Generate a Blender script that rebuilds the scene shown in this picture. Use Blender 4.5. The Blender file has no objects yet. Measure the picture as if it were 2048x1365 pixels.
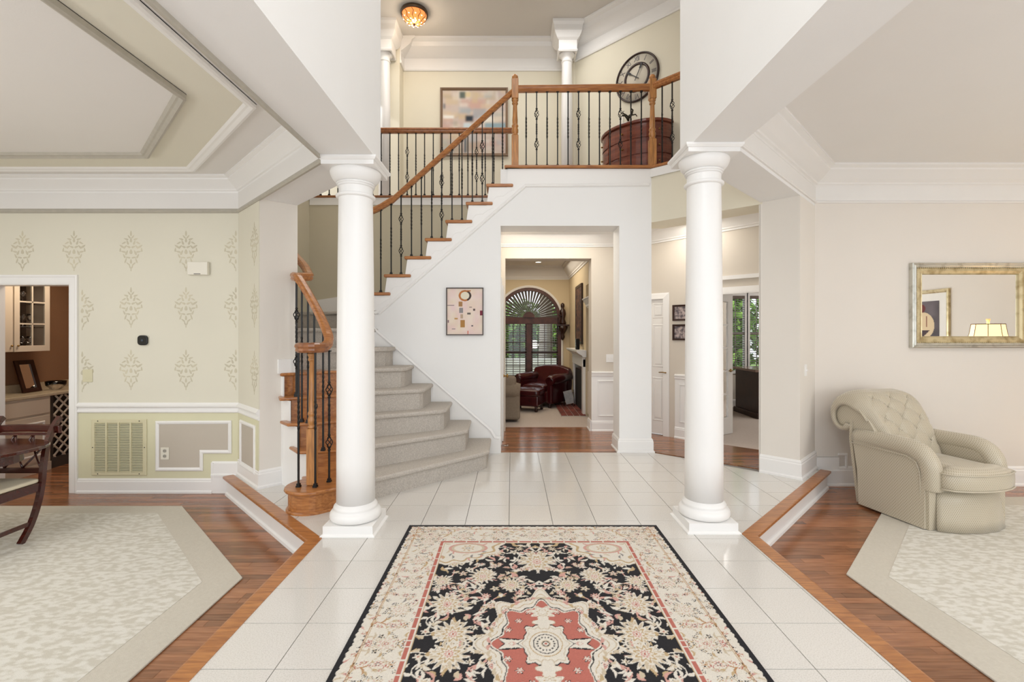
import bpy, bmesh, math, random
import numpy as np
from mathutils import Vector, Matrix
random.seed(7); rng = np.random.default_rng(7)
PI = math.pi
sc = bpy.context.scene
COL = sc.collection

# ------------------------------------------------------------------ camera, world, lights, exposure
EYE = 1.45; FPX = 950.0; HZ = 668.0; CX = 1024.0
cd = bpy.data.cameras.new('camera'); cam = bpy.data.objects.new('camera', cd); COL.objects.link(cam)
cam.location = (0, 0, EYE); cam.rotation_euler = (PI/2, 0, 0)
cd.sensor_width = 36; cd.lens = 36*FPX/2048; cd.shift_x = 0; cd.shift_y = (HZ-682.5)/2048
cd.clip_start = 0.05; sc.camera = cam
w = bpy.data.worlds.new('sky'); sc.world = w; w.use_nodes = True
bg = w.node_tree.nodes['Background']; bg.inputs[0].default_value = (0.88, 0.94, 1.0, 1); bg.inputs[1].default_value = 1.35
sd0 = bpy.data.lights.new('sun', 'SUN'); sd0.energy = 3.2; sd0.angle = .02; so0 = bpy.data.objects.new('sun', sd0); COL.objects.link(so0)
so0.rotation_euler = Vector((.85, .15, -.5)).to_track_quat('-Z', 'Y').to_euler()
def area(name, loc, rot, sx, sy, power, col=(1, 1, 1)):
    l = bpy.data.lights.new(name, 'AREA'); l.shape = 'RECTANGLE'; l.size = sx; l.size_y = sy; l.energy = power; l.color = col
    o = bpy.data.objects.new(name, l); o.location = loc; o.rotation_euler = rot; COL.objects.link(o); return o
def point(name, loc, power, col=(1, .85, .65), r=.06):
    l = bpy.data.lights.new(name, 'POINT'); l.energy = power; l.color = col; l.shadow_soft_size = r
    o = bpy.data.objects.new(name, l); o.location = loc; COL.objects.link(o); return o
area('foyer_window_light', (0.15, -1.3, 4.4), (math.radians(75), 0, 0), 2.2, 2.8, 22, (.97, .98, 1))
area('stair_light', (-1.2, 6.4, 6.1), (0, 0, 0), 1.6, .8, 22, (1, .97, .92))  # fill panel added over the stairwell, no fixture
area('foyer_ceiling_fill', (0.15, 3.2, 6.15), (0, 0, 0), 1.2, 1.6, 18, (1, .99, .98))  # added overhead fill for the foyer, not a real fitting
area('landing_light', (0.6, 6.6, 6.1), (0, 0, 0), 1.0, .8, 11, (1, .98, .95))  # added fill above the landing
area('hall_light', (0.5, 6.6, 2.9), (0, 0, 0), 1.4, .5, 12, (1, .93, .82))  # added fill so the hall is not dark
area('closet_hall_light', (2.2, 6.1, 2.9), (0, 0, 0), .7, .5, 9, (1, .95, .88))  # added fill behind the right-hand opening
area('family_light', (0.3, 9.3, 2.9), (0, 0, 0), 1.6, 1.6, 26, (1, .88, .7))  # added ceiling fill, separate from the recessed can
area('office_light', (5.4, 7.4, 2.85), (0, 0, 0), 1.5, 1.5, 34, (1, .97, .93))  # added office fill, kept off to one side
area('dining_ceiling_fill', (-4.6, 2.2, 2.98), (0, 0, 0), 2.5, 2.0, 22, (1, .99, .97))  # added fill panel under the dining ceiling, no fixture
area('living_ceiling_fill', (4.6, 2.4, 3.15), (0, 0, 0), 2.5, 2.0, 20, (1, .99, .98))  # added fill panel under the living ceiling, no fixture
area('pantry_light', (-5.2, 5.6, 2.4), (0, 0, 0), .5, .5, 11, (1, .84, .66))  # added warm fill for the pantry
point('foyer_point_fill', (.15, .9, 3.5), 14, (1, .96, .9), .3)  # unseen point fill added to brighten the foyer, no chandelier
point('soffit_fill_a', (-.75, -.5, .95), 24, (1, .97, .93), .2)  # added behind the camera to lift the beam soffits, no lamp there
point('soffit_fill_b', (1.05, -.5, .95), 24, (1, .97, .93), .2)  # second added soffit fill, also behind the camera
point('dining_uplight_fill', (-4.4, 1.5, 1.7), 42, (1, .96, .9), .3)  # unseen uplight added to brighten the dining ceiling
point('living_uplight_fill', (4.8, 1.4, 1.3), 42, (1, .96, .9), .3)  # unseen uplight added for the living ceiling; table_lamp is the real one
sc.view_settings.view_transform = 'Standard'; sc.view_settings.look = 'None'
sc.view_settings.exposure = 0.28; sc.view_settings.gamma = 1; sc.view_settings.use_curve_mapping = False

# ------------------------------------------------------------------ helpers
def P(x, y, Y): return Vector(((x-CX)/FPX*Y, Y, EYE+(HZ-y)/FPX*Y))
def lin(c):
    if isinstance(c, str):
        c = [int(c[i:i+2], 16)/255 for i in (0, 2, 4)]
    return tuple((v/12.92 if v <= .04045 else ((v+.055)/1.055)**2.4) for v in c)
MATS = {}
def mat(name, col, rough=.6, metal=0, var=.04, vscale=3, bump=0, bscale=60, stretch=(1, 1, 1), col2=None, coords='pos',
        spec=None, emit=None, estr=0, trans=0, alpha=None, attr=None, rnd=0, coat=0, detail=4, contrast=None):
    if name in MATS: return MATS[name]
    m = bpy.data.materials.new(name); m.use_nodes = True; MATS[name] = m
    nt = m.node_tree; N = nt.nodes; L = nt.links; b = N['Principled BSDF']
    c = lin(col)
    b.inputs['Roughness'].default_value = rough; b.inputs['Metallic'].default_value = metal
    if spec is not None: b.inputs['Specular IOR Level'].default_value = spec
    if coat: b.inputs['Coat Weight'].default_value = coat; b.inputs['Coat Roughness'].default_value = .12
    if trans: b.inputs['Transmission Weight'].default_value = trans
    if coords == 'pos': src = N.new('ShaderNodeNewGeometry').outputs['Position']
    else: src = N.new('ShaderNodeTexCoord').outputs['Object']
    mp = N.new('ShaderNodeMapping'); mp.inputs['Scale'].default_value = stretch; L.new(src, mp.inputs[0])
    no = N.new('ShaderNodeTexNoise'); no.inputs['Scale'].default_value = vscale; no.inputs['Detail'].default_value = detail
    L.new(mp.outputs[0], no.inputs['Vector'])
    mx = N.new('ShaderNodeMix'); mx.data_type = 'RGBA'
    c2 = lin(col2) if col2 else tuple(v*(1-var*2.5) for v in c)
    fac = no.outputs['Fac']
    if contrast:
        r = N.new('ShaderNodeMapRange'); r.inputs['From Min'].default_value = contrast[0]; r.inputs['From Max'].default_value = contrast[1]
        L.new(fac, r.inputs['Value']); fac = r.outputs[0]
    L.new(fac, mx.inputs['Factor']); mx.inputs['A'].default_value = (*c, 1); mx.inputs['B'].default_value = (*c2, 1)
    out = mx.outputs['Result']
    if attr:
        a = N.new('ShaderNodeAttribute'); a.attribute_name = attr
        m2 = N.new('ShaderNodeMix'); m2.data_type = 'RGBA'; m2.blend_type = 'MULTIPLY'; m2.inputs['Factor'].default_value = 1
        L.new(out, m2.inputs['A']); L.new(a.outputs['Color'], m2.inputs['B']); out = m2.outputs['Result']
    if rnd:
        oi = N.new('ShaderNodeObjectInfo'); r = N.new('ShaderNodeMapRange')
        r.inputs['To Min'].default_value = 1-rnd; r.inputs['To Max'].default_value = 1+rnd*.5
        L.new(oi.outputs['Random'], r.inputs['Value'])
        m3 = N.new('ShaderNodeMix'); m3.data_type = 'RGBA'; m3.blend_type = 'MULTIPLY'; m3.inputs['Factor'].default_value = 1
        L.new(out, m3.inputs['A']); L.new(r.outputs[0], m3.inputs['B']); out = m3.outputs['Result']
    L.new(out, b.inputs['Base Color'])
    if bump:
        n2 = N.new('ShaderNodeTexNoise'); n2.inputs['Scale'].default_value = bscale; n2.inputs['Detail'].default_value = 3
        L.new(mp.outputs[0], n2.inputs['Vector'])
        bp = N.new('ShaderNodeBump'); bp.inputs['Strength'].default_value = bump; bp.inputs['Distance'].default_value = .01
        L.new(n2.outputs['Fac'], bp.inputs['Height']); L.new(bp.outputs[0], b.inputs['Normal'])
    if emit:
        b.inputs['Emission Color'].default_value = (*lin(emit), 1); b.inputs['Emission Strength'].default_value = estr
    return m

class MB:
    def __init__(s): s.v = []; s.f = []; s.sm = []; s.c = None
    def add(s, vs, fs, smooth=False):
        n = len(s.v); s.v += [tuple(v) for v in vs]; s.f += [tuple(i+n for i in f) for f in fs]; s.sm += [smooth]*len(fs); return s
    def box(s, x0, x1, y0, y1, z0, z1):
        return s.add([(x0, y0, z0), (x1, y0, z0), (x1, y1, z0), (x0, y1, z0), (x0, y0, z1), (x1, y0, z1), (x1, y1, z1), (x0, y1, z1)],
                     [(0, 3, 2, 1), (4, 5, 6, 7), (0, 1, 5, 4), (1, 2, 6, 5), (2, 3, 7, 6), (3, 0, 4, 7)])
    def obox(s, c, ex, ey, ez, sx, sy, sz):
        c = Vector(c); vs = []
        for k in (-1, 1):
            for a, b in ((-1, -1), (1, -1), (1, 1), (-1, 1)): vs.append(c+Vector(ex)*a*sx/2+Vector(ey)*b*sy/2+Vector(ez)*k*sz/2)
        return s.add(vs, [(0, 3, 2, 1), (4, 5, 6, 7), (0, 1, 5, 4), (1, 2, 6, 5), (2, 3, 7, 6), (3, 0, 4, 7)])
    def bar(s, a, b, wd, ht, up=(0, 0, 1)):
        a = Vector(a); b = Vector(b); t = (b-a); l = t.length; t.normalize(); u = Vector(up); sd = t.cross(u).normalized(); u = sd.cross(t)
        return s.obox((a+b)/2, t, sd, u, l, wd, ht)
    def prism(s, poly, z0, z1):
        n = len(poly); ar = sum(poly[i][0]*poly[(i+1) % n][1]-poly[(i+1) % n][0]*poly[i][1] for i in range(n))
        if ar < 0: poly = poly[::-1]
        vs = [(p[0], p[1], z0) for p in poly]+[(p[0], p[1], z1) for p in poly]
        fs = [tuple(range(n-1, -1, -1)), tuple(range(n, 2*n))]+[(i, (i+1) % n, (i+1) % n+n, i+n) for i in range(n)]
        return s.add(vs, fs)
    def plate(s, poly, o, ea, eb, d):
        """poly (a,b) in the plane at o spanned by ea, eb; extruded d along ea x eb"""
        o = Vector(o); ea = Vector(ea); eb = Vector(eb); en = ea.cross(eb); n = len(poly)
        ar = sum(poly[i][0]*poly[(i+1) % n][1]-poly[(i+1) % n][0]*poly[i][1] for i in range(n))
        if ar < 0: poly = poly[::-1]
        lo = [o+ea*p[0]+eb*p[1] for p in poly]; hi = [q+en*d for q in lo]
        if d < 0: lo, hi = hi, lo
        fs = [tuple(range(n-1, -1, -1)), tuple(range(n, 2*n))]+[(i, (i+1) % n, (i+1) % n+n, i+n) for i in range(n)]
        return s.add(lo+hi, fs)
    def lathe(s, prof, c=(0, 0, 0), n=24, smooth=True, M=None, caps=True):
        vs = []; m = len(prof)
        for r, z in prof:
            for i in range(n):
                a = 2*PI*i/n; p = Vector((r*math.cos(a), r*math.sin(a), z))
                if M: p = M @ p
                vs.append(p+Vector(c))
        fs = []
        for j in range(m-1):
            for i in range(n):
                k = (i+1) % n; fs.append((j*n+i, j*n+k, (j+1)*n+k, (j+1)*n+i))
        s.add(vs, fs, smooth)
        if caps:
            b = len(s.v)-len(vs)
            s.f += [tuple(b+i for i in range(n-1, -1, -1)), tuple(b+(m-1)*n+i for i in range(n))]; s.sm += [False, False]
        return s
    def tube(s, pts, r, n=8, smooth=True, closed=False):
        pts = [Vector(p) for p in pts]; m = len(pts); vs = []; up = None
        for i, p in enumerate(pts):
            if closed: t = pts[(i+1) % m]-pts[i-1]
            else: t = pts[min(i+1, m-1)]-pts[max(i-1, 0)]
            t.normalize()
            if up is None: up = Vector((0, 0, 1)) if abs(t.z) < .9 else Vector((1, 0, 0))
            sd = t.cross(up).normalized(); up = sd.cross(t).normalized()
            rr = r[i] if isinstance(r, (list, tuple)) else r
            for k in range(n):
                a = 2*PI*k/n; vs.append(p+sd*math.cos(a)*rr+up*math.sin(a)*rr)
        fs = []
        for j in range(m if closed else m-1):
            for k in range(n):
                q = (k+1) % n; jj = (j+1) % m; fs.append((j*n+k, jj*n+k, jj*n+q, j*n+q))
        s.add(vs, fs, smooth)
        if not closed:
            b = len(s.v)-len(vs); s.f += [tuple(b+i for i in range(n)), tuple(b+(m-1)*n+i for i in range(n-1, -1, -1))]; s.sm += [False]*2
        return s
    def sweep(s, path, prof, N=(0, 0, 1), closed=False, smooth=False):
        """prof (a,b): a to the right-hand side of travel (T x N), b along N; mitred"""
        N = Vector(N); path = [Vector(p) for p in path]; m = len(path); q = len(prof); vs = []
        def side(a, b):
            t = b-a; t = t-N*t.dot(N); t.normalize(); return t.cross(N)
        for i in range(m):
            if closed: s0 = side(path[i-1], path[i]); s1 = side(path[i], path[(i+1) % m])
            else:
                s0 = side(path[max(i-1, 0)], path[max(i, 1)]) if i > 0 else None
                s1 = side(path[i], path[i+1]) if i < m-1 else None
                s0 = s0 or s1; s1 = s1 or s0
            h = (s0+s1); h.normalize(); k = 1/max(.3, h.dot(s0)); h = h*k
            for a, b in prof: vs.append(path[i]+h*a+N*b)
        fs = []
        for j in range(m if closed else m-1):
            jj = (j+1) % m
            for k in range(q):
                kk = (k+1) % q; fs.append((j*q+k, j*q+kk, jj*q+kk, jj*q+k))
        s.add(vs, fs, smooth)
        if not closed:
            b = len(s.v)-len(vs); s.f += [tuple(b+i for i in range(q-1, -1, -1)), tuple(b+(m-1)*q+i for i in range(q))]; s.sm += [False]*2
        return s
    def wall(s, a, b, z0, z1, th, ops=()):
        """wall along a->b (plan), thickness th to the LEFT of travel, ops (s0,s1,z0,z1) in metres from a"""
        a = Vector((*a, 0)); b = Vector((*b, 0)); t = b-a; Ln = t.length; t.normalize(); n = Vector((-t.y, t.x, 0))
        xs = sorted({0, Ln, *[o[0] for o in ops], *[o[1] for o in ops]}); xs = [x for x in xs if 0 <= x <= Ln]
        for x0, x1 in zip(xs, xs[1:]):
            xm = (x0+x1)/2; cuts = sorted([(o[2], o[3]) for o in ops if o[0] < xm < o[1]]); z = z0; segs = []
            for c0, c1 in cuts:
                if c0 > z: segs.append((z, c0))
                z = c1
            if z < z1: segs.append((z, z1))
            for q0, q1 in segs:
                s.obox(a+t*xm+n*th/2+Vector((0, 0, (q0+q1)/2)), t, n, (0, 0, 1), x1-x0, th, q1-q0)
        return s
    def mesh(s, name, off=(0, 0, 0)):
        me = bpy.data.meshes.new(name); o = Vector(off)
        me.from_pydata([tuple(Vector(v)-o) for v in s.v], [], s.f); me.polygons.foreach_set('use_smooth', s.sm)
        me.update(); return me

def prop(o, label=None, cat=None, group=None, kind=None):
    if label: o['label'] = label
    if cat: o['category'] = cat
    if group: o['group'] = group
    if kind: o['kind'] = kind
    return o
def wloc(o):
    v = Vector(o.location)
    while o.parent: o = o.parent; v = v+Vector(o.location)
    return v
def fin(name, mb, m, parent=None, label=None, cat=None, group=None, kind=None, bevel=0, seg=2, sub=0, colors=None, recalc=False):
    xs = np.array(mb.v, dtype=float); lo = xs.min(0); hi = xs.max(0); off = Vector(((lo[0]+hi[0])/2, (lo[1]+hi[1])/2, lo[2]))
    me = mb.mesh(name, off)
    if recalc:
        bm = bmesh.new(); bm.from_mesh(me); bmesh.ops.recalc_face_normals(bm, faces=bm.faces); bm.to_mesh(me); bm.free()
    if colors is not None:
        ca = me.color_attributes.new('Col', 'FLOAT_COLOR', 'POINT'); arr = np.ones((len(xs), 4), dtype=np.float32); arr[:, :3] = colors
        ca.data.foreach_set('color', arr.ravel())
    o = bpy.data.objects.new(name, me); COL.objects.link(o)
    if m: me.materials.append(m)
    if parent:
        o.parent = parent; off = off-wloc(parent)
    o.location = off
    if bevel:
        b = o.modifiers.new('bevel', 'BEVEL'); b.width = bevel; b.segments = seg; b.limit_method = 'ANGLE'; b.angle_limit = .6
    if sub:
        b = o.modifiers.new('sub', 'SUBSURF'); b.levels = sub; b.render_levels = sub
    return prop(o, label, cat, group, kind)
def thing(name, loc, label, cat, group=None, kind=None):
    o = bpy.data.objects.new(name, None); o.empty_display_size = .1; o.location = loc; COL.objects.link(o)
    return prop(o, label, cat, group, kind)
def struct(name, mb, m, parent=None, **k):
    return fin(name, mb, m, parent, kind=None if parent else 'structure', **k)
def copyto(src, loc, parent=None):
    c = src.copy(); COL.objects.link(c); c.parent = parent
    c.location = Vector(loc)-(wloc(parent) if parent else Vector()); return c

# ------------------------------------------------------------------ materials
WHITE = mat('white_trim_paint', 'F1EFEC', .35, var=.01, bump=.02, bscale=20)
CREAM = mat('cream_wall_paint', 'E8E2D9', .75, var=.015, bump=.06, bscale=160)
UPPER = mat('yellow_cream_wall_paint', 'E6DFCB', .8, var=.015, bump=.06, bscale=160)
FWALL = mat('foyer_white_wall_paint', 'EFEEEC', .75, var=.012, bump=.05, bscale=160)
LIVW = mat('living_wall_paint', 'E3DCD3', .8, var=.012, bump=.05, bscale=160)
CEIL = mat('ceiling_paint', 'E9E6E2', .85, var=.01, bump=.05, bscale=140)
RINGC = mat('tray_cream_paint', 'E6E2D2', .8, var=.01)
DAMW = mat('damask_wall_paint', 'E2DDCC', .7, var=.03, vscale=1.5, bump=.04, bscale=120)
DAMS = mat('damask_stencil_paint', 'D2CAB2', .6, var=.06, vscale=5, contrast=(.35, .65))
WAINY = mat('wainscot_yellow_paint', 'DEDABA', .7, var=.03, vscale=4)
TAUPE = mat('taupe_panel_paint', 'C5BBAD', .7, var=.03)
SILVER = mat('taupe_glazed_moulding', 'BFB9AC', .5, var=.08, vscale=20)
SHADEW = mat('shaded_stair_wall_paint', 'CDC4AC', .8, var=.02)  # upper-wall cream with the stairwell's shade put into the colour
FAMW = mat('family_room_wall_paint', 'D9C7A6', .8, var=.03)
HALLW = mat('hall_wall_paint', 'D8CFC2', .8, var=.02)
OAK = mat('honey_oak', 'C28448', .32, var=.1, vscale=9, stretch=(1, 1, 1), bump=.05, bscale=60, col2='8E5A2E', contrast=(.3, .75), coat=.3)
OAKX = mat('honey_oak_grain', 'BE7F45', .3, vscale=7, stretch=(1, 8, 8), bump=.06, bscale=30, col2='8A4F26', contrast=(.3, .75), coat=.3)
OAKV = mat('honey_oak_upright_grain', 'C98B4C', .32, vscale=7, stretch=(9, 9, 1), bump=.05, bscale=30, col2='936133', contrast=(.3, .75), coat=.3)
RAIL = mat('reddish_oak_rail', 'A3683C', .28, vscale=8, stretch=(3, 3, 3), bump=.03, bscale=40, col2='784525', contrast=(.3, .75), coat=.4)
PLANK = mat('oak_floor_boards', 'A8724E', .2, vscale=5, stretch=(1, 12, 1), bump=.05, bscale=22, col2='774528', contrast=(.30, .85), attr='Col', coat=.25)
PLANKO = mat('oak_floor_board_single', 'AA7450', .2, vscale=5, stretch=(1, 12, 1), bump=.05, bscale=22, col2='7A482A', contrast=(.30, .85), rnd=.38, coat=.25)
TILE = mat('speckled_white_tile', 'DEDAD4', .13, vscale=170, col2='CBC6BF', contrast=(.45, .7), bump=.0, rnd=.02, coat=.3)
GROUT = mat('grey_grout', '8F8B86', .9)
CARPET = mat('grey_beige_stair_carpet', 'D0C8BE', .95, vscale=90, col2='B4ACA2', contrast=(.3, .7), bump=.6, bscale=220)
CARPF = mat('beige_family_carpet', 'C9BCB2', .95, vscale=40, col2='B5A79C', bump=.4, bscale=200)
IRON = mat('black_wrought_iron', '1A1817', .42, metal=.3, var=.1)
RUGB = mat('plain_rug_border', 'D3CDC0', .95, vscale=60, col2='C2BBAD', bump=.3, bscale=240)
RUGP = mat('mottled_rug_field', 'DEDBD2', .95, vscale=24, stretch=(.7, 1.3, 1), col2='CBC6B9', contrast=(.42, .58), bump=.3, bscale=240, detail=8)
CHERRY = mat('reddish_cherry_veneer', '84402A', .25, vscale=4, stretch=(1, 1, 6), col2='5E2718', contrast=(.3, .7), coat=.4)
MAHOG = mat('dark_mahogany', '4C1D13', .2, vscale=5, stretch=(2, 8, 8), col2='38130D', contrast=(.3, .7), coat=.5)
DARKW = mat('dark_walnut', '3A1E16', .3, vscale=6, stretch=(5, 5, 1), col2='231009', contrast=(.3, .7))
CAB = mat('cream_cabinet_paint', 'D9CBB8', .4, var=.02)
PANW = mat('brown_grasscloth', 'A0795A', .85, vscale=60, stretch=(1, 1, 6), col2='876347', bump=.2, bscale=150)
COUNT = mat('cream_stone_counter', 'CFC0A6', .2, vscale=30, col2='B8A88C')
LEATH = mat('burgundy_leather', '4E1418', .25, vscale=8, col2='300A0E', bump=.15, bscale=60, coat=.2)
BRASS = mat('aged_brass', '9A7A45', .3, metal=.9, var=.05)
CHROME = mat('brushed_steel', 'B0ADA8', .3, metal=.9, var=.03)
BLACK = mat('black_plastic', '141416', .15, var=.02)
PLAST = mat('almond_plastic', 'E9E4D6', .4, var=.01)
SLOT = mat('dark_slot', '2A2825', .8)
GLASS = mat('clear_glass', 'FFFFFF', .02, var=0, trans=1)
SHEET = mat('dark_cabinet_interior', '4A423A', .8)
BRICKM = mat('red_hearth_brick', '8A4438', .85, vscale=20, col2='5E2C26', contrast=(.3, .7), bump=.3, bscale=50, rnd=.25)
LEAF = mat('garden_foliage', '8FBC50', .6, vscale=2.2, col2='47702C', contrast=(.35, .65), attr='Col')
BARK = mat('grey_bark', '8C8478', .9, vscale=10, col2='5F574C', stretch=(3, 3, .6))
VC = mat('painted_canvas', 'FFFFFF', .75, var=0, attr='Col', bump=.15, bscale=90)
RUGV = mat('hand_tufted_wool', 'FFFFFF', .95, var=.06, vscale=160, attr='Col', bump=.5, bscale=230)
SOFAM = mat('taupe_sofa_fabric', '8C7E6C', .9, vscale=30, col2='77695A', bump=.3, bscale=150)

# chair fabric: small diamonds, gold-beige on silver-green
def chair_fabric():
    m = bpy.data.materials.new('diamond_damask_upholstery'); m.use_nodes = True; nt = m.node_tree; N = nt.nodes; L = nt.links
    b = N['Principled BSDF']; b.inputs['Roughness'].default_value = .36; b.inputs['Sheen Weight'].default_value = .25
    tc = N.new('ShaderNodeTexCoord'); w1 = []
    for ang in (.9, -.9):
        mp = N.new('ShaderNodeMapping'); mp.inputs['Rotation'].default_value = (ang, ang*.8, 0); L.new(tc.outputs['Object'], mp.inputs[0])
        wv = N.new('ShaderNodeTexWave'); wv.inputs['Scale'].default_value = 25; wv.bands_direction = 'Z'; wv.inputs['Distortion'].default_value = .3
        L.new(mp.outputs[0], wv.inputs['Vector']); w1.append(wv.outputs['Fac'])
    mm = N.new('ShaderNodeMath'); mm.operation = 'MULTIPLY'; L.new(w1[0], mm.inputs[0]); L.new(w1[1], mm.inputs[1])
    mr = N.new('ShaderNodeMapRange'); mr.inputs['From Min'].default_value = .3; mr.inputs['From Max'].default_value = .6; L.new(mm.outputs[0], mr.inputs['Value'])
    mx = N.new('ShaderNodeMix'); mx.data_type = 'RGBA'; L.new(mr.outputs[0], mx.inputs['Factor'])
    mx.inputs['A'].default_value = (*lin('C3B9A5'), 1); mx.inputs['B'].default_value = (*lin('A3987F'), 1)
    L.new(mx.outputs['Result'], b.inputs['Base Color'])
    bp = N.new('ShaderNodeBump'); bp.inputs['Strength'].default_value = .12; bp.inputs['Distance'].default_value = .004
    L.new(mr.outputs[0], bp.inputs['Height']); L.new(bp.outputs[0], b.inputs['Normal']); return m
CHAIRF = chair_fabric()

FL = -0.19          # sunken dining and living floors
CZ = 6.24           # upper ceiling
F2 = 3.497          # upper floor
DY = 4.9            # dining back wall
LY = 5.13           # living back wall
WY = 5.8            # centre wall front
HY = 7.06           # hall back wall
YB = -1.4           # where the open front ends
DC = 3.05; LC = 3.23
SL, SR = 2.72, 2.83  # beam soffits left, right

# ------------------------------------------------------------------ floors
foyer = [(-1.344, YB), (-1.344, 3.36), (-2.88, 4.896), (-3.05, 5.1), (-3.05, WY+.04), (1.72, WY+.04), (3.3, 5.075), (1.663, 3.438), (1.663, YB)]
fl = struct('floor', MB().prism(foyer, -.30, -.008), GROUT)
def clip(poly, x0, x1, y0, y1):
    def cut(pl, ax, v, keep):
        out = []
        for i in range(len(pl)):
            a = pl[i-1]; b = pl[i]; ia = (a[ax]-v)*keep >= 0; ib = (b[ax]-v)*keep >= 0
            if ia != ib:
                t = (v-a[ax])/(b[ax]-a[ax]); out.append(tuple(a[k]+(b[k]-a[k])*t for k in (0, 1)))
            if ib: out.append(b)
        return out
    for ax, v, k in ((0, x0, 1), (0, x1, -1), (1, y0, 1), (1, y1, -1)):
        poly = cut(poly, ax, v, k)
        if not poly: return []
    return poly
def parea(p): return abs(sum(p[i-1][0]*p[i][1]-p[i][0]*p[i-1][1] for i in range(len(p))))/2
G = .0022; TX = .334; TY = .326; full = None
foyt = [(-1.344, .3), (-1.344, 3.36), (-2.87, 4.886), (-3.0, 5.02), (-3.0, WY), (1.70, WY), (2.6, 4.98), (3.27, 5.05), (1.663, 3.438), (1.663, .3)]
for i in range(-9, 11):
    for j in range(0, 20):
        x0 = -.023+TX*i; y0 = 2.052+TY*(j-5)
        pl = clip(foyt, x0+G, x0+TX-G, y0+G, y0+TY-G)
        if len(pl) < 3 or parea(pl) < .0006: continue
        if y0+TY < 1.6: continue
        if abs(parea(pl)-(TX-2*G)*(TY-2*G)) < 1e-5:
            if full is None:
                full = fin('floor_tile', MB().prism(pl, -.008, 0), TILE, fl)
            else: copyto(full, (x0+TX/2, y0+TY/2, -.008), fl)
        else: fin('floor_tile', MB().prism(pl, -.008, 0), TILE, fl)

PW = .0572
def board_floor(name, region, y_near, xr, singles_x, z, maxn=290):
    """sub-floor slab with separate boards where they show large, joined boards beyond"""
    base = struct(name, MB().prism(region, z-.12, z-.012), SLOT)
    ys = [p[1] for p in region]; y = min(ys); big = MB(); cols = []; cnt = 0; row = 0
    while y < max(ys):
        row += 1; r = random.Random(row*31+len(name)); x = xr[0]-r.random()*1.0
        while x < xr[1]:
            ln = .45+r.random()*1.0; pl = clip(region, x+.0008, x+ln-.0008, y+.0008, y+PW-.0008)
            if len(pl) >= 3 and parea(pl) > .0004:
                cx = sum(p[0] for p in pl)/len(pl)
                if y_near[0] < y < y_near[1] and singles_x[0] < cx < singles_x[1] and cnt < maxn:
                    fin('plank', MB().prism(pl, z-.012, z), PLANKO, base); cnt += 1
                else:
                    n0 = len(big.v); big.prism(pl, z-.012, z); t = .62+r.random()*.62
                    cols += [(t, t*(.97+.06*r.random()), t)]*(len(big.v)-n0)
            x += ln
        y += PW
    fin('distant_planks', big, PLANK, base, kind='stuff', colors=np.array(cols))
    return base
TW = .09
dreg = [(-7, YB), (-1.344-.03, YB), (-1.344-.03, 3.36-.012), (-2.9, DY-.02), (-4.4, DY), (-7, DY)]
board_floor('floor_dining', [(-7, .6), (-1.38, .6), (-1.38, 3.34), (-2.94, DY+.01), (-2.94, DY+.02), (-7, DY+.02)], (1.9, 3.7), (-7, -1.3), (-3.4, -1.2), FL)
board_floor('floor_living', [(1.70, .6), (7.2, .6), (7.2, LY+.02), (3.36, LY+.02), (1.70, 3.41)], (1.9, 3.9), (1.6, 7.2), (1.2, 4.0), FL)
board_floor('floor_pantry', [(-6.1, DY+.02), (-4.3, DY+.02), (-4.3, 6.9), (-6.1, 6.9)], (9, 9), (-6.1, -4.3), (0, 0), FL)
board_floor('floor_hall', [(-.3, WY+.02), (1.72, WY+.02), (2.7, 5.05), (3.5, 5.6), (3.28, 5.74), (1.9, 7.06), (1.9, 7.36), (-.3, 7.36)], (9, 9), (-.3, 3.6), (0, 0), .002)
struct('floor_rear', MB().box(-7, -1.38, YB, .6, FL-.12, FL).box(1.7, 7.2, YB, .6, FL-.12, FL), PLANKO)
struct('floor_family', MB().box(-2.4, 1.9, 7.36, 10.9, -.15, .004), CARPF)
struct('floor_office', MB().prism([(2.45, 6.47), (3.34, 5.7), (7, 5.7), (7, 9.6), (2.3, 9.6)], -.15, .004), CARPF)

# oak nosing + white riser at both steps down
nose = [(-.0, -.03), (.02, -.03), (.086, -.03), (.096, -.018), (.096, .002), (.086, .004), (-.0, .004)]
pl_l = [(-2.86, 4.876, 0), (-1.344, 3.36, 0), (-1.344, YB, 0)]
pl_r = [(1.663, YB, 0), (1.663, 3.438, 0), (3.29, 5.065, 0)]
def flip(path): return path[::-1]
# travel so that the right-hand side is the sunken room
nl = [(a, b) for a, b in nose]
struct('trim_1', MB().sweep(pl_l, nl), OAKX)
struct('trim_2', MB().sweep(pl_r, nl), OAKX)
ris = [(.0, FL-.0), (.0, -.03), (.06, -.03), (.06, FL+.03), (.075, FL+.022), (.078, FL)]
struct('baseboard_step_left', MB().sweep(pl_l, ris), WHITE)
struct('baseboard_step_right', MB().sweep(pl_r, ris), WHITE)

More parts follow.
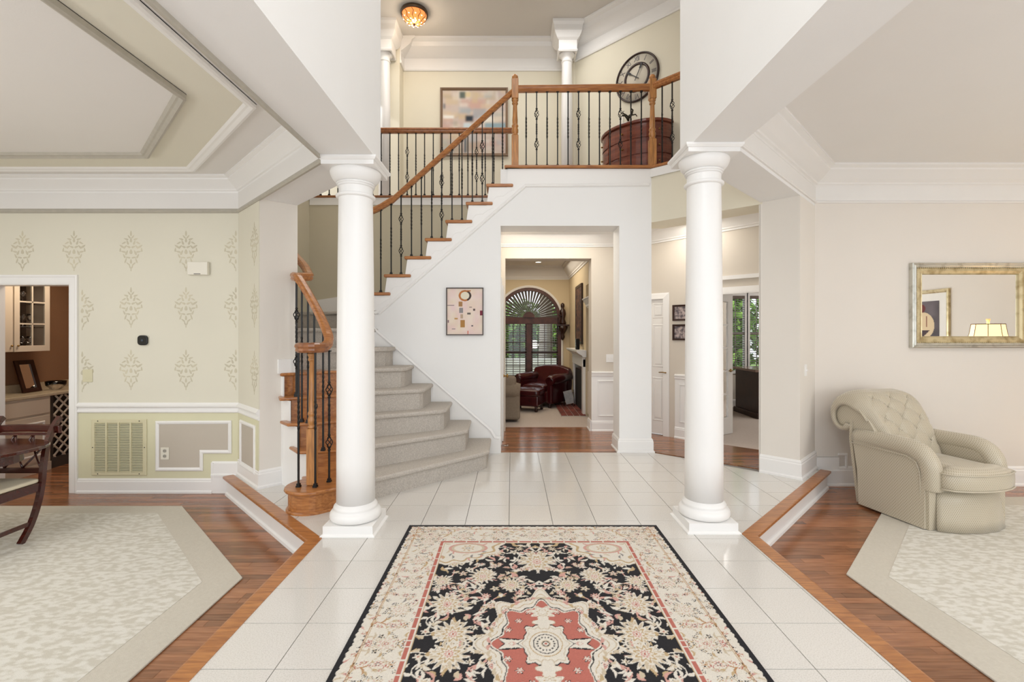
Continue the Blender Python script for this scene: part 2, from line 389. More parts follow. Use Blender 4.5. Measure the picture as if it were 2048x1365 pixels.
# ------------------------------------------------------------------ walls and ceilings
# left: beam + diagonal header, wall end
LH = [(-1.356, YB), (-1.356, 3.443), (-2.813, 4.906), (-3.02, 5.3), (-3.02, 5.595), (-.984, 3.559), (-.984, YB)]
struct('wall_foyer_left', MB().prism(LH, SL, CZ), FWALL)
struct('wall_stair_left', MB().prism([(-2.364, 4.451), (-2.12, 4.695), (-3.02, 5.595), (-3.02, 5.055), (-2.83, 5.055), (-2.813, 4.906)], 0, SL-.001)
       .box(-3.17, -3.02, 4.9+.15, HY, 0, CZ), CREAM)
RH = [(1.66, YB), (1.66, 3.52), (3.27, 5.13), (3.27, 5.65), (1.304, 3.684), (1.304, YB)]
struct('wall_foyer_right', MB().prism(RH, SR, CZ), FWALL)
struct('wall_pillar', MB().prism([(2.604, 4.984), (2.864, 4.724), (3.27, 5.13), (3.27, 5.65)], 0, SR-.001)
       .prism([(2.604, 4.984), (2.90, 4.94), (3.33, 5.60), (3.26, 5.64)], 0, LC), CREAM)
# dining
dop = (-5.40+7, -4.56+7, FL-.1, 1.966)
struct('wall_dining', MB().wall((-7, DY), (-2.813, DY), FL-.1, DC, .15, [dop]), DAMW)
dg = Vector((.7071, -.7071, 0)); dn = Vector((-.7071, -.7071, 0))
A0 = Vector((-2.813, 4.9, 0)); A1 = Vector((-2.364, 4.451, 0)); DGL = (A1-A0).length
struct('wall_diagonal', MB().obox((A0+A1)/2+dn*.004+Vector((0, 0, 1.35)), dg, dn, (0, 0, 1), DGL, .008, 2.7), DAMW)
struct('wall_dining_side', MB().box(-7.15, -7, YB, DY, FL-.1, DC), DAMW)
struct('wall_wainscot', MB().wall((-4.47, DY-.004), (-2.813, DY-.004), FL, .66, .006)
       .obox((A0+A1)/2+dn*.009+Vector((0, 0, .33)), dg, dn, (0, 0, 1), DGL, .004, .66), WAINY)
struct('ceiling_dining', MB().prism([(-7, YB), (-1.36, YB), (-1.36, 3.44), (-2.813, 4.9), (-7, 4.9)], DC, DC+.12), CEIL)
# tray: cream ring between two mouldings
ring_o = [(-6.4, .4), (-1.78, .4), (-1.78, 3.31), (-3.075, 4.606), (-6.4, 4.606)]
ring_i = [(-6.0, .8), (-2.165, .8), (-2.165, 3.16), (-3.225, 4.22), (-6.0, 4.22)]
struct('ceiling_ring', MB().prism(ring_o, DC-.006, DC+.001), RINGC)
struct('ceiling_panel', MB().prism(ring_i, DC-.010, DC+.001), CEIL)
tm = [(0, 0), (0, -.028), (.02, -.034), (.045, -.022), (.06, -.020), (.075, -.008), (.08, 0)]
def ringm(r, prof, z): return MB().sweep([(x, y, z) for x, y in r][::-1], prof, closed=True)
struct('trim_3', ringm(ring_o, [(a, b) for a, b in tm], DC), WHITE)
struct('trim_4', ringm(ring_i, [(a*.85, b*1.3) for a, b in tm], DC-.006), SILVER)
crown = lambda h, d: [(0, 0), (.012, 0), (.016, h*.10), (.03, h*.14), (.035, h*.22), (d*.35, h*.34), (d*.55, h*.52), (d*.78, h*.72), (d*.80, h*.80), (d*.92, h*.86), (d, h*.9), (d, h), (0, h)]
cpl = [(-7, DY, 0), (-2.813, DY, 0), (-1.356, 3.443, 0), (-1.356, YB, 0)]
def up(path, z): return [(p[0], p[1], z) for p in path]
struct('trim_5', MB().sweep(up(cpl, 2.90), crown(.15, .15)), WHITE)
struct('trim_6', MB().sweep(up(cpl, 2.735), [(0, 0), (.012, 0), (.012, .168), (0, .168)]), CEIL)
struct('trim_7', MB().sweep(up(cpl, 2.695), [(0, 0), (.018, 0), (.03, .012), (.026, .026), (.016, .034), (.012, .044), (0, .044)]), SILVER)
# living
cpr = [(1.66, YB, 0), (1.66, 3.52, 0), (3.27, LY, 0), (7.2, LY, 0)]
struct('wall_living', MB().wall((3.2, LY), (7.2, LY), FL-.1, LC, .15), LIVW)
struct('wall_living_side', MB().box(7.2, 7.35, YB, LY, FL-.1, LC), LIVW)
struct('ceiling_living', MB().prism([(1.66, YB), (7.2, YB), (7.2, LY), (3.27, LY), (1.66, 3.52)], LC, LC+.12), CEIL)
struct('trim_8', MB().sweep(up(cpr, 3.03), crown(.20, .20)), CEIL)
struct('trim_9', MB().sweep(up(cpr, 2.86), [(0, 0), (.016, .0), (.024, .012), (.014, .026), (.010, .03), (.010, .172), (0, .172)]), CEIL)
# baseboards
bb = lambda h=.16, t=.02: [(0, 0), (t+.012, 0), (t+.012, .018), (t, .03), (t, h*.78), (t*.75, h*.84), (t*.8, h*.9), (t*.3, h), (0, h)]
struct('baseboard_dining', MB().sweep([(-4.47, DY, FL), (-3.08, DY, FL)], bb(.15)).box(-3.09, -2.82, DY-.022, DY, FL, .115)
       .sweep([(-3.09, DY, -.015), (-2.80, DY, -.015)], bb(.15)).box(-3.092, -3.068, DY-.024, DY, -.06, .125), WHITE)
struct('trim_28', frame_sweep((3.53, LY-.0, -.10), (1, 0, 0), (0, 0, 1), .10, .20, [(0, 0), (.004, .010), (.014, .010), (.018, 0)], (0, -1, 0)) if False else MB().sweep([(3.52, LY, .14), (3.60, LY, .14), (3.60, LY, -.06)], [(-.02, 0), (-.02, .012), (0, .016), (.004, 0)], N=(0, -1, 0)), WHITE)
struct('baseboard_foyer_left', MB().sweep([(-2.813, 4.9, 0), (-2.364, 4.451, 0), (-2.12, 4.695, 0)], bb(.17)), WHITE)
struct('baseboard_pillar', MB().sweep([(2.604, 4.984, 0), (2.864, 4.724, 0), (3.27, 5.13, 0)], bb(.19)), WHITE)
struct('baseboard_living', MB().sweep([(3.30, LY, FL), (7.2, LY, FL)], bb(.21)).box(3.28, 3.52, LY-.022, LY, FL, .12)
       .sweep([(3.27, LY, -.04), (3.52, LY, -.04)], bb(.16)), WHITE)
struct('trim_10', MB().sweep([(-4.47, DY, .635), (-2.813, DY, .635), (-2.364, 4.451, .635)], [(0, 0), (.012, 0), (.02, .008), (.02, .02), (.012, .028), (.012, .05), (.03, .062), (.034, .075), (.02, .088), (.01, .105), (0, .105)]), WHITE)

# chamfered panel mouldings of the wainscot
pmo = [(-.018, 0), (.018, 0), (.018, .006), (.006, .014), (-.006, .016), (-.018, .008)]
def dpx(x, y): return P(x, y, DY-.006)
pan = [dpx(x, y) for x, y in ((315, 846), (460, 845), (460, 904), (403, 904), (403, 939), (315, 939))]
struct('wall_panel', MB().plate([(p.x, p.z) for p in pan], (0, DY-.0045, 0), (1, 0, 0), (0, 0, 1), .003), TAUPE)
struct('trim_11', MB().sweep([Vector((p.x, DY-.005, p.z)) for p in pan], pmo, N=(0, -1, 0), closed=True), WHITE)
c0 = (A0+A1)/2+dn*.011
pq = [c0+dg*a+Vector((0, 0, b)) for a, b in ((-.215, .13), (-.215, .56), (.215, .56), (.215, .13))]
struct('wall_panel_diagonal', MB().obox(c0+Vector((0, 0, .345)), dg, dn, (0, 0, 1), .42, .003, .42), TAUPE)
struct('trim_12', MB().sweep(pq, pmo, N=dn, closed=True), WHITE)
# dining door casing (cased opening to the pantry)
cas = [(-.0, 0), (.09, 0), (.09, .022), (.075, .024), (.06, .016), (.02, .014), (.0, .01)]
struct('door_1', MB().sweep([(-4.56, DY, FL), (-4.56, DY, 1.966), (-5.40, DY, 1.966), (-5.40, DY, FL)], [(a, b) for a, b in cas], N=(0, -1, 0))
       .box(-4.57, -4.556, DY-.002, DY+.152, FL, 1.97).box(-5.405, -5.39, DY-.002, DY+.152, FL, 1.97).box(-5.40, -4.56, DY-.002, DY+.152, 1.955, 1.97), WHITE)
# pantry
struct('wall_pantry', MB().box(-6.2, -6.05, DY+.15, 6.9, FL, 2.5).box(-6.1, -4.2, 6.9, 7.0, FL, 2.5).box(-4.35, -4.2, DY+.15, 6.9, FL, 2.5), PANW)
struct('ceiling_pantry', MB().box(-6.2, -4.2, DY+.15, 7.0, 2.5, 2.6), CEIL)

# centre wall with doorway, saw-tooth top under the treads
NX = lambda k: -.061-.249*(16-k)
ZK = lambda k: .2204*k-.029
TOP = F2+.0
saw = [(1.703, 0), (1.703, 3.44), (-.061, 3.44)]
for k in range(15, 8, -1):
    saw += [(NX(k+1), ZK(k)-.04), (NX(k)+.03, ZK(k)-.04)]
saw += [(-1.685, ZK(8)-.04), (-1.685, 0)]
# split round the doorway
left = [(-.14, 0)]+[(-.14, ZK(15)-.045)]+[(x, z) for x, z in saw[3:] if x < -.14]
struct('wall_centre', MB().plate([(x, z) for x, z in left], (0, WY, 0), (1, 0, 0), (0, 0, 1), -.34)
       .box(-.14, 1.31, WY, WY+.34, 2.769, 3.24).box(1.31, 1.703, WY, WY+.34, 0, 3.46)
       .box(-.14, 1.31, WY, WY+.34, 3.24, 3.46), FWALL)
# sloped string moulding with its horizontal return
struct('trim_13', MB().sweep([P(757, 626, WY), P(1050, 370, WY), P(1298, 368, WY)], [(-.006, 0), (.03, 0), (.03, .012), (.02, .02), (.006, .014), (-.006, .02)], N=(0, -1, 0)), WHITE)
struct('wall_string', MB().plate([(-1.685, 1.665), (P(748, 632, WY).x, 1.665), (.16, 3.27), (1.69, 3.28), (1.69, 3.46), (-.05, 3.46)]+
       [q for k in range(15, 8, -1) for q in ((NX(k+1)-.001, ZK(k)-.04), (NX(k)+.03, ZK(k)-.04))]+[(-1.685, ZK(8)-.05)], (0, WY-.001, 0), (1, 0, 0), (0, 0, 1), .010), WHITE)
struct('baseboard_centre', MB().plate([(-1.685, 0), (-.16, 0), (-.16, .17), (-.21, .19), (-.26, .282), (-1.676, 1.52), (-1.685, 1.52)], (0, WY, 0), (1, 0, 0), (0, 0, 1), .05)
       .sweep([(-1.685, WY-.05, 1.52), (-.26, WY-.05, .282), (-.21, WY-.05, .19), (-.14, WY-.05, .185)], [(-.02, 0), (.004, 0), (.004, .016), (-.02, .012)], N=(0, -1, 0))
       .box(-.16, -.135, WY-.05, WY+.1, 0, .18)
       .sweep([(1.31, WY+.34, 0), (1.31, WY, 0), (1.703, WY, 0), (1.703, WY+.34, 0)], bb(.17)), WHITE)
# right opening: header on the diagonal
d2 = Vector((.7071, -.7071, 0)); n2 = Vector((.7071, .7071, 0))
struct('wall_header_right', MB().prism([(1.703, 5.8), (2.64, 4.95), (2.9, 5.2), (1.95, 6.14), (1.703, 6.14)], 2.81, 3.46), UPPER)
struct('trim_14', MB().sweep([(1.69, 5.8, 3.36), (2.66, 4.93, 3.36)], [(0, 0), (.012, 0), (.012, .1), (0, .1)]), WHITE)
# hall shell
struct('wall_hall_back', MB().wall((-3.02, HY), (1.90, HY), 0, 3.46, .26, [(-.1+3.02, 1.18+3.02, -.1, 2.57)]), HALLW)
struct('wall_hall_left', MB().box(-.30, -.16, WY+.34, HY, 0, 3.2), HALLW)
struct('wall_stairwell', MB().box(-3.02, -.16, HY-.012, HY-.001, 0, 3.40).box(-3.02, -3.008, 5.2, HY, 0, 5.9), SHADEW)
struct('ceiling_hall', MB().prism([(-.2, WY+.3), (1.75, WY+.3), (2.66, 5.1), (3.6, 5.6), (1.9, HY+.05), (-.2, HY+.05)], 2.95, 3.0), CEIL)
struct('trim_15', MB().sweep([(-.16, HY, 2.74), (1.825, HY, 2.74), (3.3, 5.585, 2.79)], crown(.20, .16)), WHITE)
Q = Vector((1.825, 7.06, 0)); qd = d2
def qs(x, y): return ((Vector((x, y, 0))-Q).dot(qd))
# diagonal hall wall with closet door and french doors
S_c0, S_c1 = .0, (2.21-1.825)/.7071
S_f0, S_f1 = (2.52-1.825)/.7071, (3.22-1.825)/.7071
struct('wall_closet', MB().wall((1.825, 7.06), (3.5, 5.385), 0, 3.2, .12, [(-.01, S_c1, -.1, 2.03), (S_f0, S_f1, -.1, 2.05)]), HALLW)
struct('wall_jamb_right', MB().wall((2.604, 4.99), (3.28, 5.66), 0, 3.2, .01), CREAM)
struct('ceiling_upper', MB().box(-4.2, 4, YB, 9.5, CZ, CZ+.15), mat('upper_ceiling_paint', 'DAD5CE', .85, var=.01, bump=.1, bscale=120))
# upper floor slabs and upper walls
struct('floor_landing', MB().box(-.061, 1.75, WY+.0, 8.2, 3.46, F2).prism([(1.703, 5.8), (2.7, 4.92), (4.2, 6.3), (4.2, 8), (1.703, 8)], 3.46, F2).box(-3.02, 0, HY, 8.2, 3.46, F2), CARPF)
struct('floor_landing_core', MB().box(-.061, 1.75, WY+.345, 8.2, 3.2, 3.459).box(-3.02, -.07, HY+.27, 8.2, 3.2, 3.459), CEIL)
UWP = [(-3.02, 7.62, 0), (-2.05, 7.62, 0), (-1.93, 7.5, 0), (-1.80, 7.87, 0), (.86, 7.87, 0), (.95, 7.52, 0), (1.05, 7.585, 0), (3.27, 5.36, 0)]
struct('wall_upper_back', MB().box(-1.9, 1.0, 7.87, 7.99, F2, CZ), UPPER)
struct('wall_upper_left', MB().box(-3.2, -1.9, 7.6, 7.72, F2, CZ).prism([(-1.9, 7.6), (-1.8, 7.6), (-1.8, 7.99), (-1.9, 7.99)], F2, CZ), UPPER)
struct('wall_upper_right', MB().wall((1.01, 7.62), (3.4, 5.23), F2, CZ, .12).prism([(.90, 7.60), (1.02, 7.60), (1.02, 7.99), (.90, 7.99)], F2, CZ), UPPER)
struct('trim_16', MB().sweep([(-1.80, 7.62, 5.80), (-1.80, 7.87, 5.80), (.90, 7.87, 5.80), (.90, 7.60, 5.80)], [(0, 0), (.02, .0), (.03, .02), (.02, .05), (.02, .2), (.05, .22), (.10, .26), (.17, .32), (.19, .38), (.24, .41), (.24, .44), (0, .44)]), WHITE)
struct('trim_17', MB().sweep([(1.01, 7.62, 5.80), (3.4, 5.23, 5.80)], [(0, 0), (.02, .0), (.03, .02), (.02, .05), (.02, .2), (.05, .22), (.10, .26), (.17, .32), (.19, .38), (.24, .41), (.24, .44), (0, .44)]), WHITE)
# oak nosings of the upper floors and white fascia boards
struct('trim_18', MB().sweep([(-.075, WY-.035, F2), (1.712, WY-.035, F2), (2.66, 4.93, F2)], [(-.07, -.03), (.0, -.03), (.012, -.02), (.012, -.004), (.0, .004), (-.07, .004)]), OAKX)
struct('trim_19', MB().sweep([(-3.02, HY-.03, F2), (-.061, HY-.03, F2)], [(-.08, -.03), (.0, -.03), (.01, -.02), (.01, 0), (0, .004), (-.08, .004)]), RAIL)
struct('trim_20', MB().box(-3.0, -.06, HY-.022, HY-.013, 3.36, 3.467), WHITE)
# family room shell
struct('wall_family', MB().wall((-2.4, 10.8), (1.42, 10.8), -.1, 2.98, .15, [(-.345+2.4, 1.115+2.4, .25, 2.502)])
       .box(1.3, 1.42, 8.34, 10.8, -.1, 2.98).box(-2.52, -2.4, 7.3, 10.95, -.1, 2.98).box(1.3, 1.42, HY+.26, 7.5, -.1, 2.98).box(1.3, 1.42, 7.5, 8.34, 2.3, 2.98).box(1.42, 1.9, 7.3, 8.4, -.1, 2.98), FAMW)
struct('ceiling_family', MB().box(-2.5, 1.5, 7.3, 10.95, 2.98, 3.1), CEIL)
struct('trim_21', MB().sweep([(-2.4, 10.8, 2.68), (1.3, 10.8, 2.68), (1.3, 7.4, 2.68)], crown(.3, .18)), CEIL)
# office shell
struct('wall_office', MB().wall((2.2, 9.4), (7, 9.4), 0, 2.95, .12, [(4.27-2.2, 4.62-2.2, .70, 2.22), (4.68-2.2, 5.05-2.2, .70, 2.22)])
       .box(2.1, 2.22, 7.1, 9.5, 0, 2.95).box(6.9, 7.0, 5.4, 9.5, 0, 2.95), HALLW)
struct('ceiling_office', MB().prism([(2.1, 7.0), (3.6, 5.45), (7, 5.45), (7, 9.55), (2.1, 9.55)], 2.95, 3.1), CEIL)
struct('baseboard_office', MB().sweep([(2.2, 9.4, 0), (6.9, 9.4, 0)], bb(.15)), WHITE)

# scroll brackets on the stair string, one under each tread end
br = MB()
for k in range(15, 8, -1):
    x0 = NX(k)+.035; z0 = ZK(k)-.045; pts = [(x0, z0), (x0+.30, z0)]
    for i in range(9):
        t = i/8; pts.append((x0+.30-.28*t+.012*math.sin(t*14), z0-.03-.13*t+.014*math.sin(t*11)))
    br.plate(pts, (0, WY-.011, 0), (1, 0, 0), (0, 0, 1), .005)
struct('trim_22', br, WHITE)

# stencilled damask motifs on the dining wall
def leafpoly(mb, cx, cz, ang, ln, wd, o, ea, d):
    pts = []
    for i in range(8):
        a = 2*PI*i/8; u = math.cos(a)*ln/2; v = math.sin(a)*wd/2*(1-.45*math.cos(a))
        pts.append((cx+u*math.cos(ang)-v*math.sin(ang), cz+u*math.sin(ang)+v*math.cos(ang)))
    mb.plate(pts, o, ea, (0, 0, 1), d)
MOT = [(0, .17, 1.57, .06, .02), (.02, .135, .9, .045, .016), (.05, .11, .3, .05, .018), (.035, .075, 1.2, .05, .02), (0, .1, 1.57, .05, .022), (.075, .07, -.5, .05, .016),
       (.095, .035, .6, .055, .02), (.06, .03, 2.3, .05, .018), (.025, .03, .4, .045, .02), (.11, .0, 1.7, .045, .016), (.08, -.02, .2, .05, .018), (.045, -.03, 2.0, .055, .02),
       (.0, -.02, 1.57, .05, .03), (.07, -.065, 1.1, .05, .016), (.03, -.08, .2, .05, .016), (.055, -.11, 1.9, .06, .014), (.03, -.145, .7, .05, .014), (0, -.12, 1.57, .05, .018), (.012, -.175, 1.2, .04, .012), (0, -.205, 1.57, .035, .008)]
def motif(ea, d):
    m = MB()
    for i, (cx, cz, a, l, wd) in enumerate(MOT):
        for sgn in ((1, -1) if cx > .001 else (1,)):
            leafpoly(m, cx*sgn, cz, a if sgn > 0 else PI-a, l, wd, (0, 0, 0), ea, d+i*.00006+(.00003 if sgn > 0 else 0))
    return m
wd_ = bpy.data.objects['wall_dining']; wg_ = bpy.data.objects['wall_diagonal']
m0 = fin('stencil_motif', motif((1, 0, 0), .0005), DAMS, wd_); mc = m0.location.z
mz = Vector((0, 0, -.2222))
first = True
for x in (45, 148, 262, 372, 490, -60):
    for y in (500, 613, 738):
        if x < 150 and y > 520: continue
        if x == 490: x_ = 478
        p = P(x, y, DY)
        if x == 490: continue
        loc = Vector((p.x, DY-.001, p.z))+mz
        if first: m0.location = loc-wloc(wd_); first = False
        else: copyto(m0, loc, wd_)
m1 = fin('stencil_motif', motif(dg, .0005), DAMS, wg_)
for i, z in enumerate((2.32, 1.73, 1.09)):
    loc = A1+(A0-A1)*.2+dn*.009+Vector((0, 0, z))+mz
    if i == 0: m1.location = loc-wloc(wg_)
    else: copyto(m1, loc, wg_)
for x, y in ((172, 605), (174, 730), (150, 613)):
    pass
mh = MB()
for i, (cx, cz, a, l, wd) in enumerate(MOT): leafpoly(mh, cx, cz, a, l, wd, (0, 0, 0), (1, 0, 0), .0005+i*.00006)
m2 = fin('stencil_half_motif', mh, DAMS, wd_)
for i, y in enumerate((618, 742)):
    p = P(163, y, DY); loc = Vector((p.x+.06, DY-.001, p.z))+mz
    if i == 0: m2.location = loc-wloc(wd_)
    else: copyto(m2, loc, wd_)
mh = MB()
for i, (cx, cz, a, l, wd) in enumerate(MOT): leafpoly(mh, -cx, cz, PI-a, l, wd, (0, 0, 0), (1, 0, 0), .0005+i*.00006)
m3 = fin('stencil_half_motif', mh, DAMS, wd_)
for i, y in enumerate((500, 613, 738)):
    p = P(476, y, DY); loc = Vector((p.x-.075, DY-.001, p.z))+mz
    if i == 0: m3.location = loc-wloc(wd_)
    else: copyto(m3, loc, wd_)

# ------------------------------------------------------------------ columns
def column(x, y, top, label):
    t = thing('column', (x, y, 0), label, 'column', 'white columns of the foyer')
    mb = MB()
    def ringsq(h, z, prof): mb.sweep([(x-h, y-h, z), (x-h, y+h, z), (x+h, y+h, z), (x+h, y-h, z)], prof, closed=True)
    h = .178
    b = MB().box(x-h, x+h, y-h, y+h, 0, .075)
    b.sweep([(x-h, y-h, 0), (x-h, y+h, 0), (x+h, y+h, 0), (x+h, y-h, 0)][::-1], [(0, 0), (.017, 0), (.017, .008), (.004, .018), (0, .018)], closed=True)
    fin('plinth', b, WHITE, t)
    fin('torus', MB().lathe([(.16, .075), (.178, .082), (.186, .1), (.184, .125), (.172, .142), (.158, .148), (.156, .156), (.160, .165), (.155, .178), (.143, .185), (.140, .2), (.1, .2)], (x, y, 0), 48), WHITE, t)
    n = [(.139, .2), (.138, .5), (.137, 1.0), (.134, 1.5), (.129, 2.0), (.123, top-.24), (.123, top-.235)]
    fin('shaft', MB().lathe(n, (x, y, 0), 48), WHITE, t)
    c_ = (x, y, 0)
    fin('capital', MB().lathe([(.122, top-.262), (.136, top-.26), (.143, top-.252), (.143, top-.242), (.136, top-.236), (.122, top-.234)], c_, 48)
        .lathe([(.1235, top-.24), (.1235, top-.178)], c_, 48, caps=False).lathe([(.12, top-.18), (.131, top-.18), (.131, top-.163)], c_, 48, caps=False)
        .lathe([(.12, top-.165), (.139, top-.165), (.139, top-.150), (.12, top-.150)], c_, 48, caps=False)
        .lathe([(.130, top-.152), (.150, top-.140), (.168, top-.118), (.180, top-.090), (.184, top-.07), (.180, top-.058), (.1, top-.058)], c_, 48), WHITE, t)
    a = .188; c = MB().box(x-a, x+a, y-a, y+a, top-.06, top-.0005)
    c.sweep([(x-a, y-a, top), (x-a, y+a, top), (x+a, y+a, top), (x+a, y-a, top)][::-1], [(0, -.03), (.008, -.028), (.02, -.014), (.022, -.001), (0, -.001)], closed=True)
    fin('abacus', c, WHITE, t)
column(-1.172, 3.565, SL, 'smooth round white column beside the oak starting step, left of the rug')
column(1.462, 3.62, SR, 'smooth round white column on the armchair side, right of the rug')
def ucolumn(x, y, lab):
    t = thing('upper_column', (x, y, F2), lab, 'column')
    fin('shaft', MB().lathe([(.09, F2), (.088, 5.0), (.078, 5.78), (.078, 5.79)], (x, y, 0), 28), WHITE, t)
    fin('capital', MB().lathe([(.078, 5.68), (.088, 5.69), (.088, 5.705), (.08, 5.715), (.08, 5.76), (.1, 5.775), (.125, 5.8), (.125, 5.815), (.08, 5.815)], (x, y, 0), 28), WHITE, t)
    a = .12; b = MB().box(x-a, x+a, y-a, y+a, 5.815, CZ-.001)
    b.sweep([(x-a, y-a, 5.8), (x-a, y+a, 5.8), (x+a, y+a, 5.8), (x+a, y-a, 5.8)][::-1], [(0, .0), (.02, .0), (.03, .02), (.02, .04), (.02, .17), (.05, .2), (.09, .28), (.10, .36), (.12, .40), (.12, .439), (0, .439)], closed=True)
    fin('crown_block', b, WHITE, t)
ucolumn(.86, 7.44, 'slim white column on the upper landing behind the iron balusters')
ucolumn(-1.99, 7.42, 'slim white upper column mostly hidden by the foyer wall, left of the ceiling light')

# ------------------------------------------------------------------ staircase
ST = thing('staircase', (-1.4, 5.0, 0), 'curved staircase with grey carpet and oak tread ends rising left then right', 'staircase')
cc = (-1.67, 3.97)
arc = [(cc[0]+.215*math.cos(a), cc[1]+.215*math.sin(a)) for a in [math.radians(d) for d in range(135, 316, 15)]]
NOSE = {1: arc+[(-1.36, 3.97), (-1.20, 4.13), (-.30, 5.03), (-.245, 5.12), (-.25, 5.74)],
        2: [(-1.90, 4.20), (-1.56, 4.25), (-1.42, 4.34), (-1.29, 4.44), (-.53, 5.06), (-.475, 5.14), (-.49, 5.74)],
        3: [(-2.05, 4.33), (-1.80, 4.38), (-1.60, 4.53), (-1.38, 4.74), (-.76, 5.09), (-.71, 5.16), (-.72, 5.74)],
        4: [(-2.17, 4.43), (-1.93, 4.54), (-1.72, 4.68), (-1.44, 4.92), (-.99, 5.12), (-.945, 5.19), (-.95, 5.74)],
        5: [(-2.22, 4.54), (-1.99, 4.72), (-1.78, 4.90), (-1.52, 5.15), (-1.22, 5.25), (-1.175, 5.33), (-1.18, 5.74)],
        6: [(-2.28, 4.87), (-2.05, 5.02), (-1.85, 5.15), (-1.60, 5.36), (-1.45, 5.5), (-1.41, 5.6), (-1.41, 5.74)],
        7: [(-2.62, 5.21), (-2.3, 5.33), (-2.1, 5.4), (-1.75, 5.6), (-1.66, 5.7), (-1.65, 5.72), (-1.65, 5.74)],
        8: [(-3.0, 6.2), (-2.6, 6.1), (-2.4, 6.05), (-2.1, 5.95), (-1.8, 5.86), (-1.7, 5.83), (-1.66, 5.80)],
        9: [(-2.1, 7.04), (-1.98, 6.6), (-1.9, 6.3), (-1.85, 6.0), (-1.81, 5.9), (-1.80, 5.84), (-1.80, 5.76)]}
SPL = {1: len(arc), 2: 2, 3: 2, 4: 2, 5: 2, 6: 1, 7: 1, 8: 1}
def offs(pl, d):
    """shift a nose line back (to the left of travel left-to-right = up the stair)"""
    out = []
    for i, p in enumerate(pl):
        a = pl[max(i-1, 0)]; b = pl[min(i+1, len(pl)-1)]; tx, ty = b[0]-a[0], b[1]-a[1]; l = math.hypot(tx, ty) or 1
        out.append((p[0]-ty/l*d, p[1]+tx/l*d))
    return out
def slab(name, poly, z0, z1, m, bev=0, seg=3):
    return fin(name, MB().prism(poly, z0, z1), m, ST, bevel=bev, seg=seg)
for k in range(1, 9):
    a = NOSE[k]; b = NOSE[k+1]; s = SPL[k]; s2 = SPL.get(k+1, 3)
    if k == 1: s2 = 2
    bo = offs(b, .06); z = ZK(k); ai = offs(a, .03)
    if k == 8: bo = [(-3.0, 7.04)]+bo
    bl = bo[:s2+1]; br_ = bo[s2:]
    if k == 1: bl = [(-1.86, 4.2)]+bl[1:]
    if k == 8: bl = bo[:2]; br_ = bo[1:]
    ctop = a[s:]+br_[::-1]
    cr = ai[s:]+br_[::-1]
    slab('carpet_riser', cr, 0 if k < 7 else ZK(k-1)-.1, z-.03, CARPET)
    slab('carpet_tread', ctop, z-.045, z, CARPET, .018, 3)
    if k <= 5:
        otop = a[:s+1]+bl[::-1]; ori = ai[:s+1]+bl[::-1]
        if k > 1:
            ins = .10 if k < 5 else .045; mv = lambda p, q, d: (p[0]+(q[0]-p[0])*d/math.dist(p, q), p[1]+(q[1]-p[1])*d/math.dist(p, q))
            ori = [mv(ai[0], ai[1], ins)]+ai[1:s+1]+(bl[1:]+[])[::-1]+[mv(bl[0], bl[1], ins if k < 5 else .08)]
        if k == 1: ori = [(cc[0]+(p[0]-cc[0])*.86, cc[1]+(p[1]-cc[1])*.86) for p in a[:s]]+[ai[s]]+bl[::-1]
        slab('oak_riser', ori, 0 if k == 1 else ZK(k-1)-.03, z-.03, OAKX, .002, 1)
        slab('oak_tread', otop, z-.032, z-.002, OAKX, .012, 3)
    else:
        slab('carpet_tread_side', a[:s+1]+bl[::-1], z-.045, z, CARPET, .01, 2); slab('carpet_riser_side', ai[:s+1]+bl[::-1], z-.6, z-.03, CARPET)
fin('bullnose_moulding', MB().sweep([(cc[0]+.19*math.cos(t), cc[1]+.19*math.sin(t), 0) for t in [math.radians(d) for d in range(140, 316, 12)]]+[(-1.36, 4.0, 0)], [(-.01, 0), (.012, 0), (.012, .012), (.002, .022), (-.01, .022)]), OAKX, ST)
# white string under the lower oak ends
for k in range(2, 6):
    a = Vector((*NOSE[k][0], 0)); b = Vector((*NOSE[k+1][0], 0)) if k < 5 else Vector((-2.33, 4.66, 0)); d = (b-a).normalized(); nn = Vector((-d.y, d.x, 0))
    a_n = Vector((*NOSE[k][1], 0)); a2 = a+(a_n-a).normalized()*(.085 if k < 5 else .03)+nn*-.0; b_n = Vector((*NOSE[k+1][1], 0)); b2 = b+(b_n-b).normalized()*(.085 if k < 4 else .03); L_ = (b2-a2).length
    fin('string_board', MB().obox((a2+b2)/2+Vector((0, 0, (ZK(k)-.034)/2)), (b2-a2).normalized(), nn, (0, 0, 1), L_+.03, .012, ZK(k)-.034), WHITE, ST)
for k in range(9, 16):
    x0 = NX(k); x1 = NX(k+1)+.05; z = ZK(k)
    fin('tread_end', MB().box(x0-.005, x1+.025, WY-.035, WY+.28, z-.038, z), OAKX, ST, bevel=.012, seg=2)
    fin('carpet_tread', MB().box(x0, x1, WY+.28, HY-.02, z-.04, z+.008), CARPET, ST, bevel=.015)
    fin('carpet_riser', MB().box(x0+.03, x1, WY+.02, HY-.02, z-.26, z-.038), CARPET, ST)
fin('landing_edge', MB().box(NX(16)-.03, .10, WY-.036, WY+.3, F2-.03, F2+.005), OAKX, ST, bevel=.01)
fin('top_riser', MB().box(NX(16), NX(16)+.03, WY+.01, HY-.02, ZK(15), F2-.03), WHITE, ST)
fin('wall_skirt', MB().plate([(-3.0, 1.85), (-2.1, 1.85), (-2.1, 2.07), (-3.0, 1.93)], (0, HY-.013, 0), (1, 0, 0), (0, 0, 1), .02)
    .box(-3.0, -2.1, HY-.035, HY-.012, 1.70, 1.90), WHITE, ST)
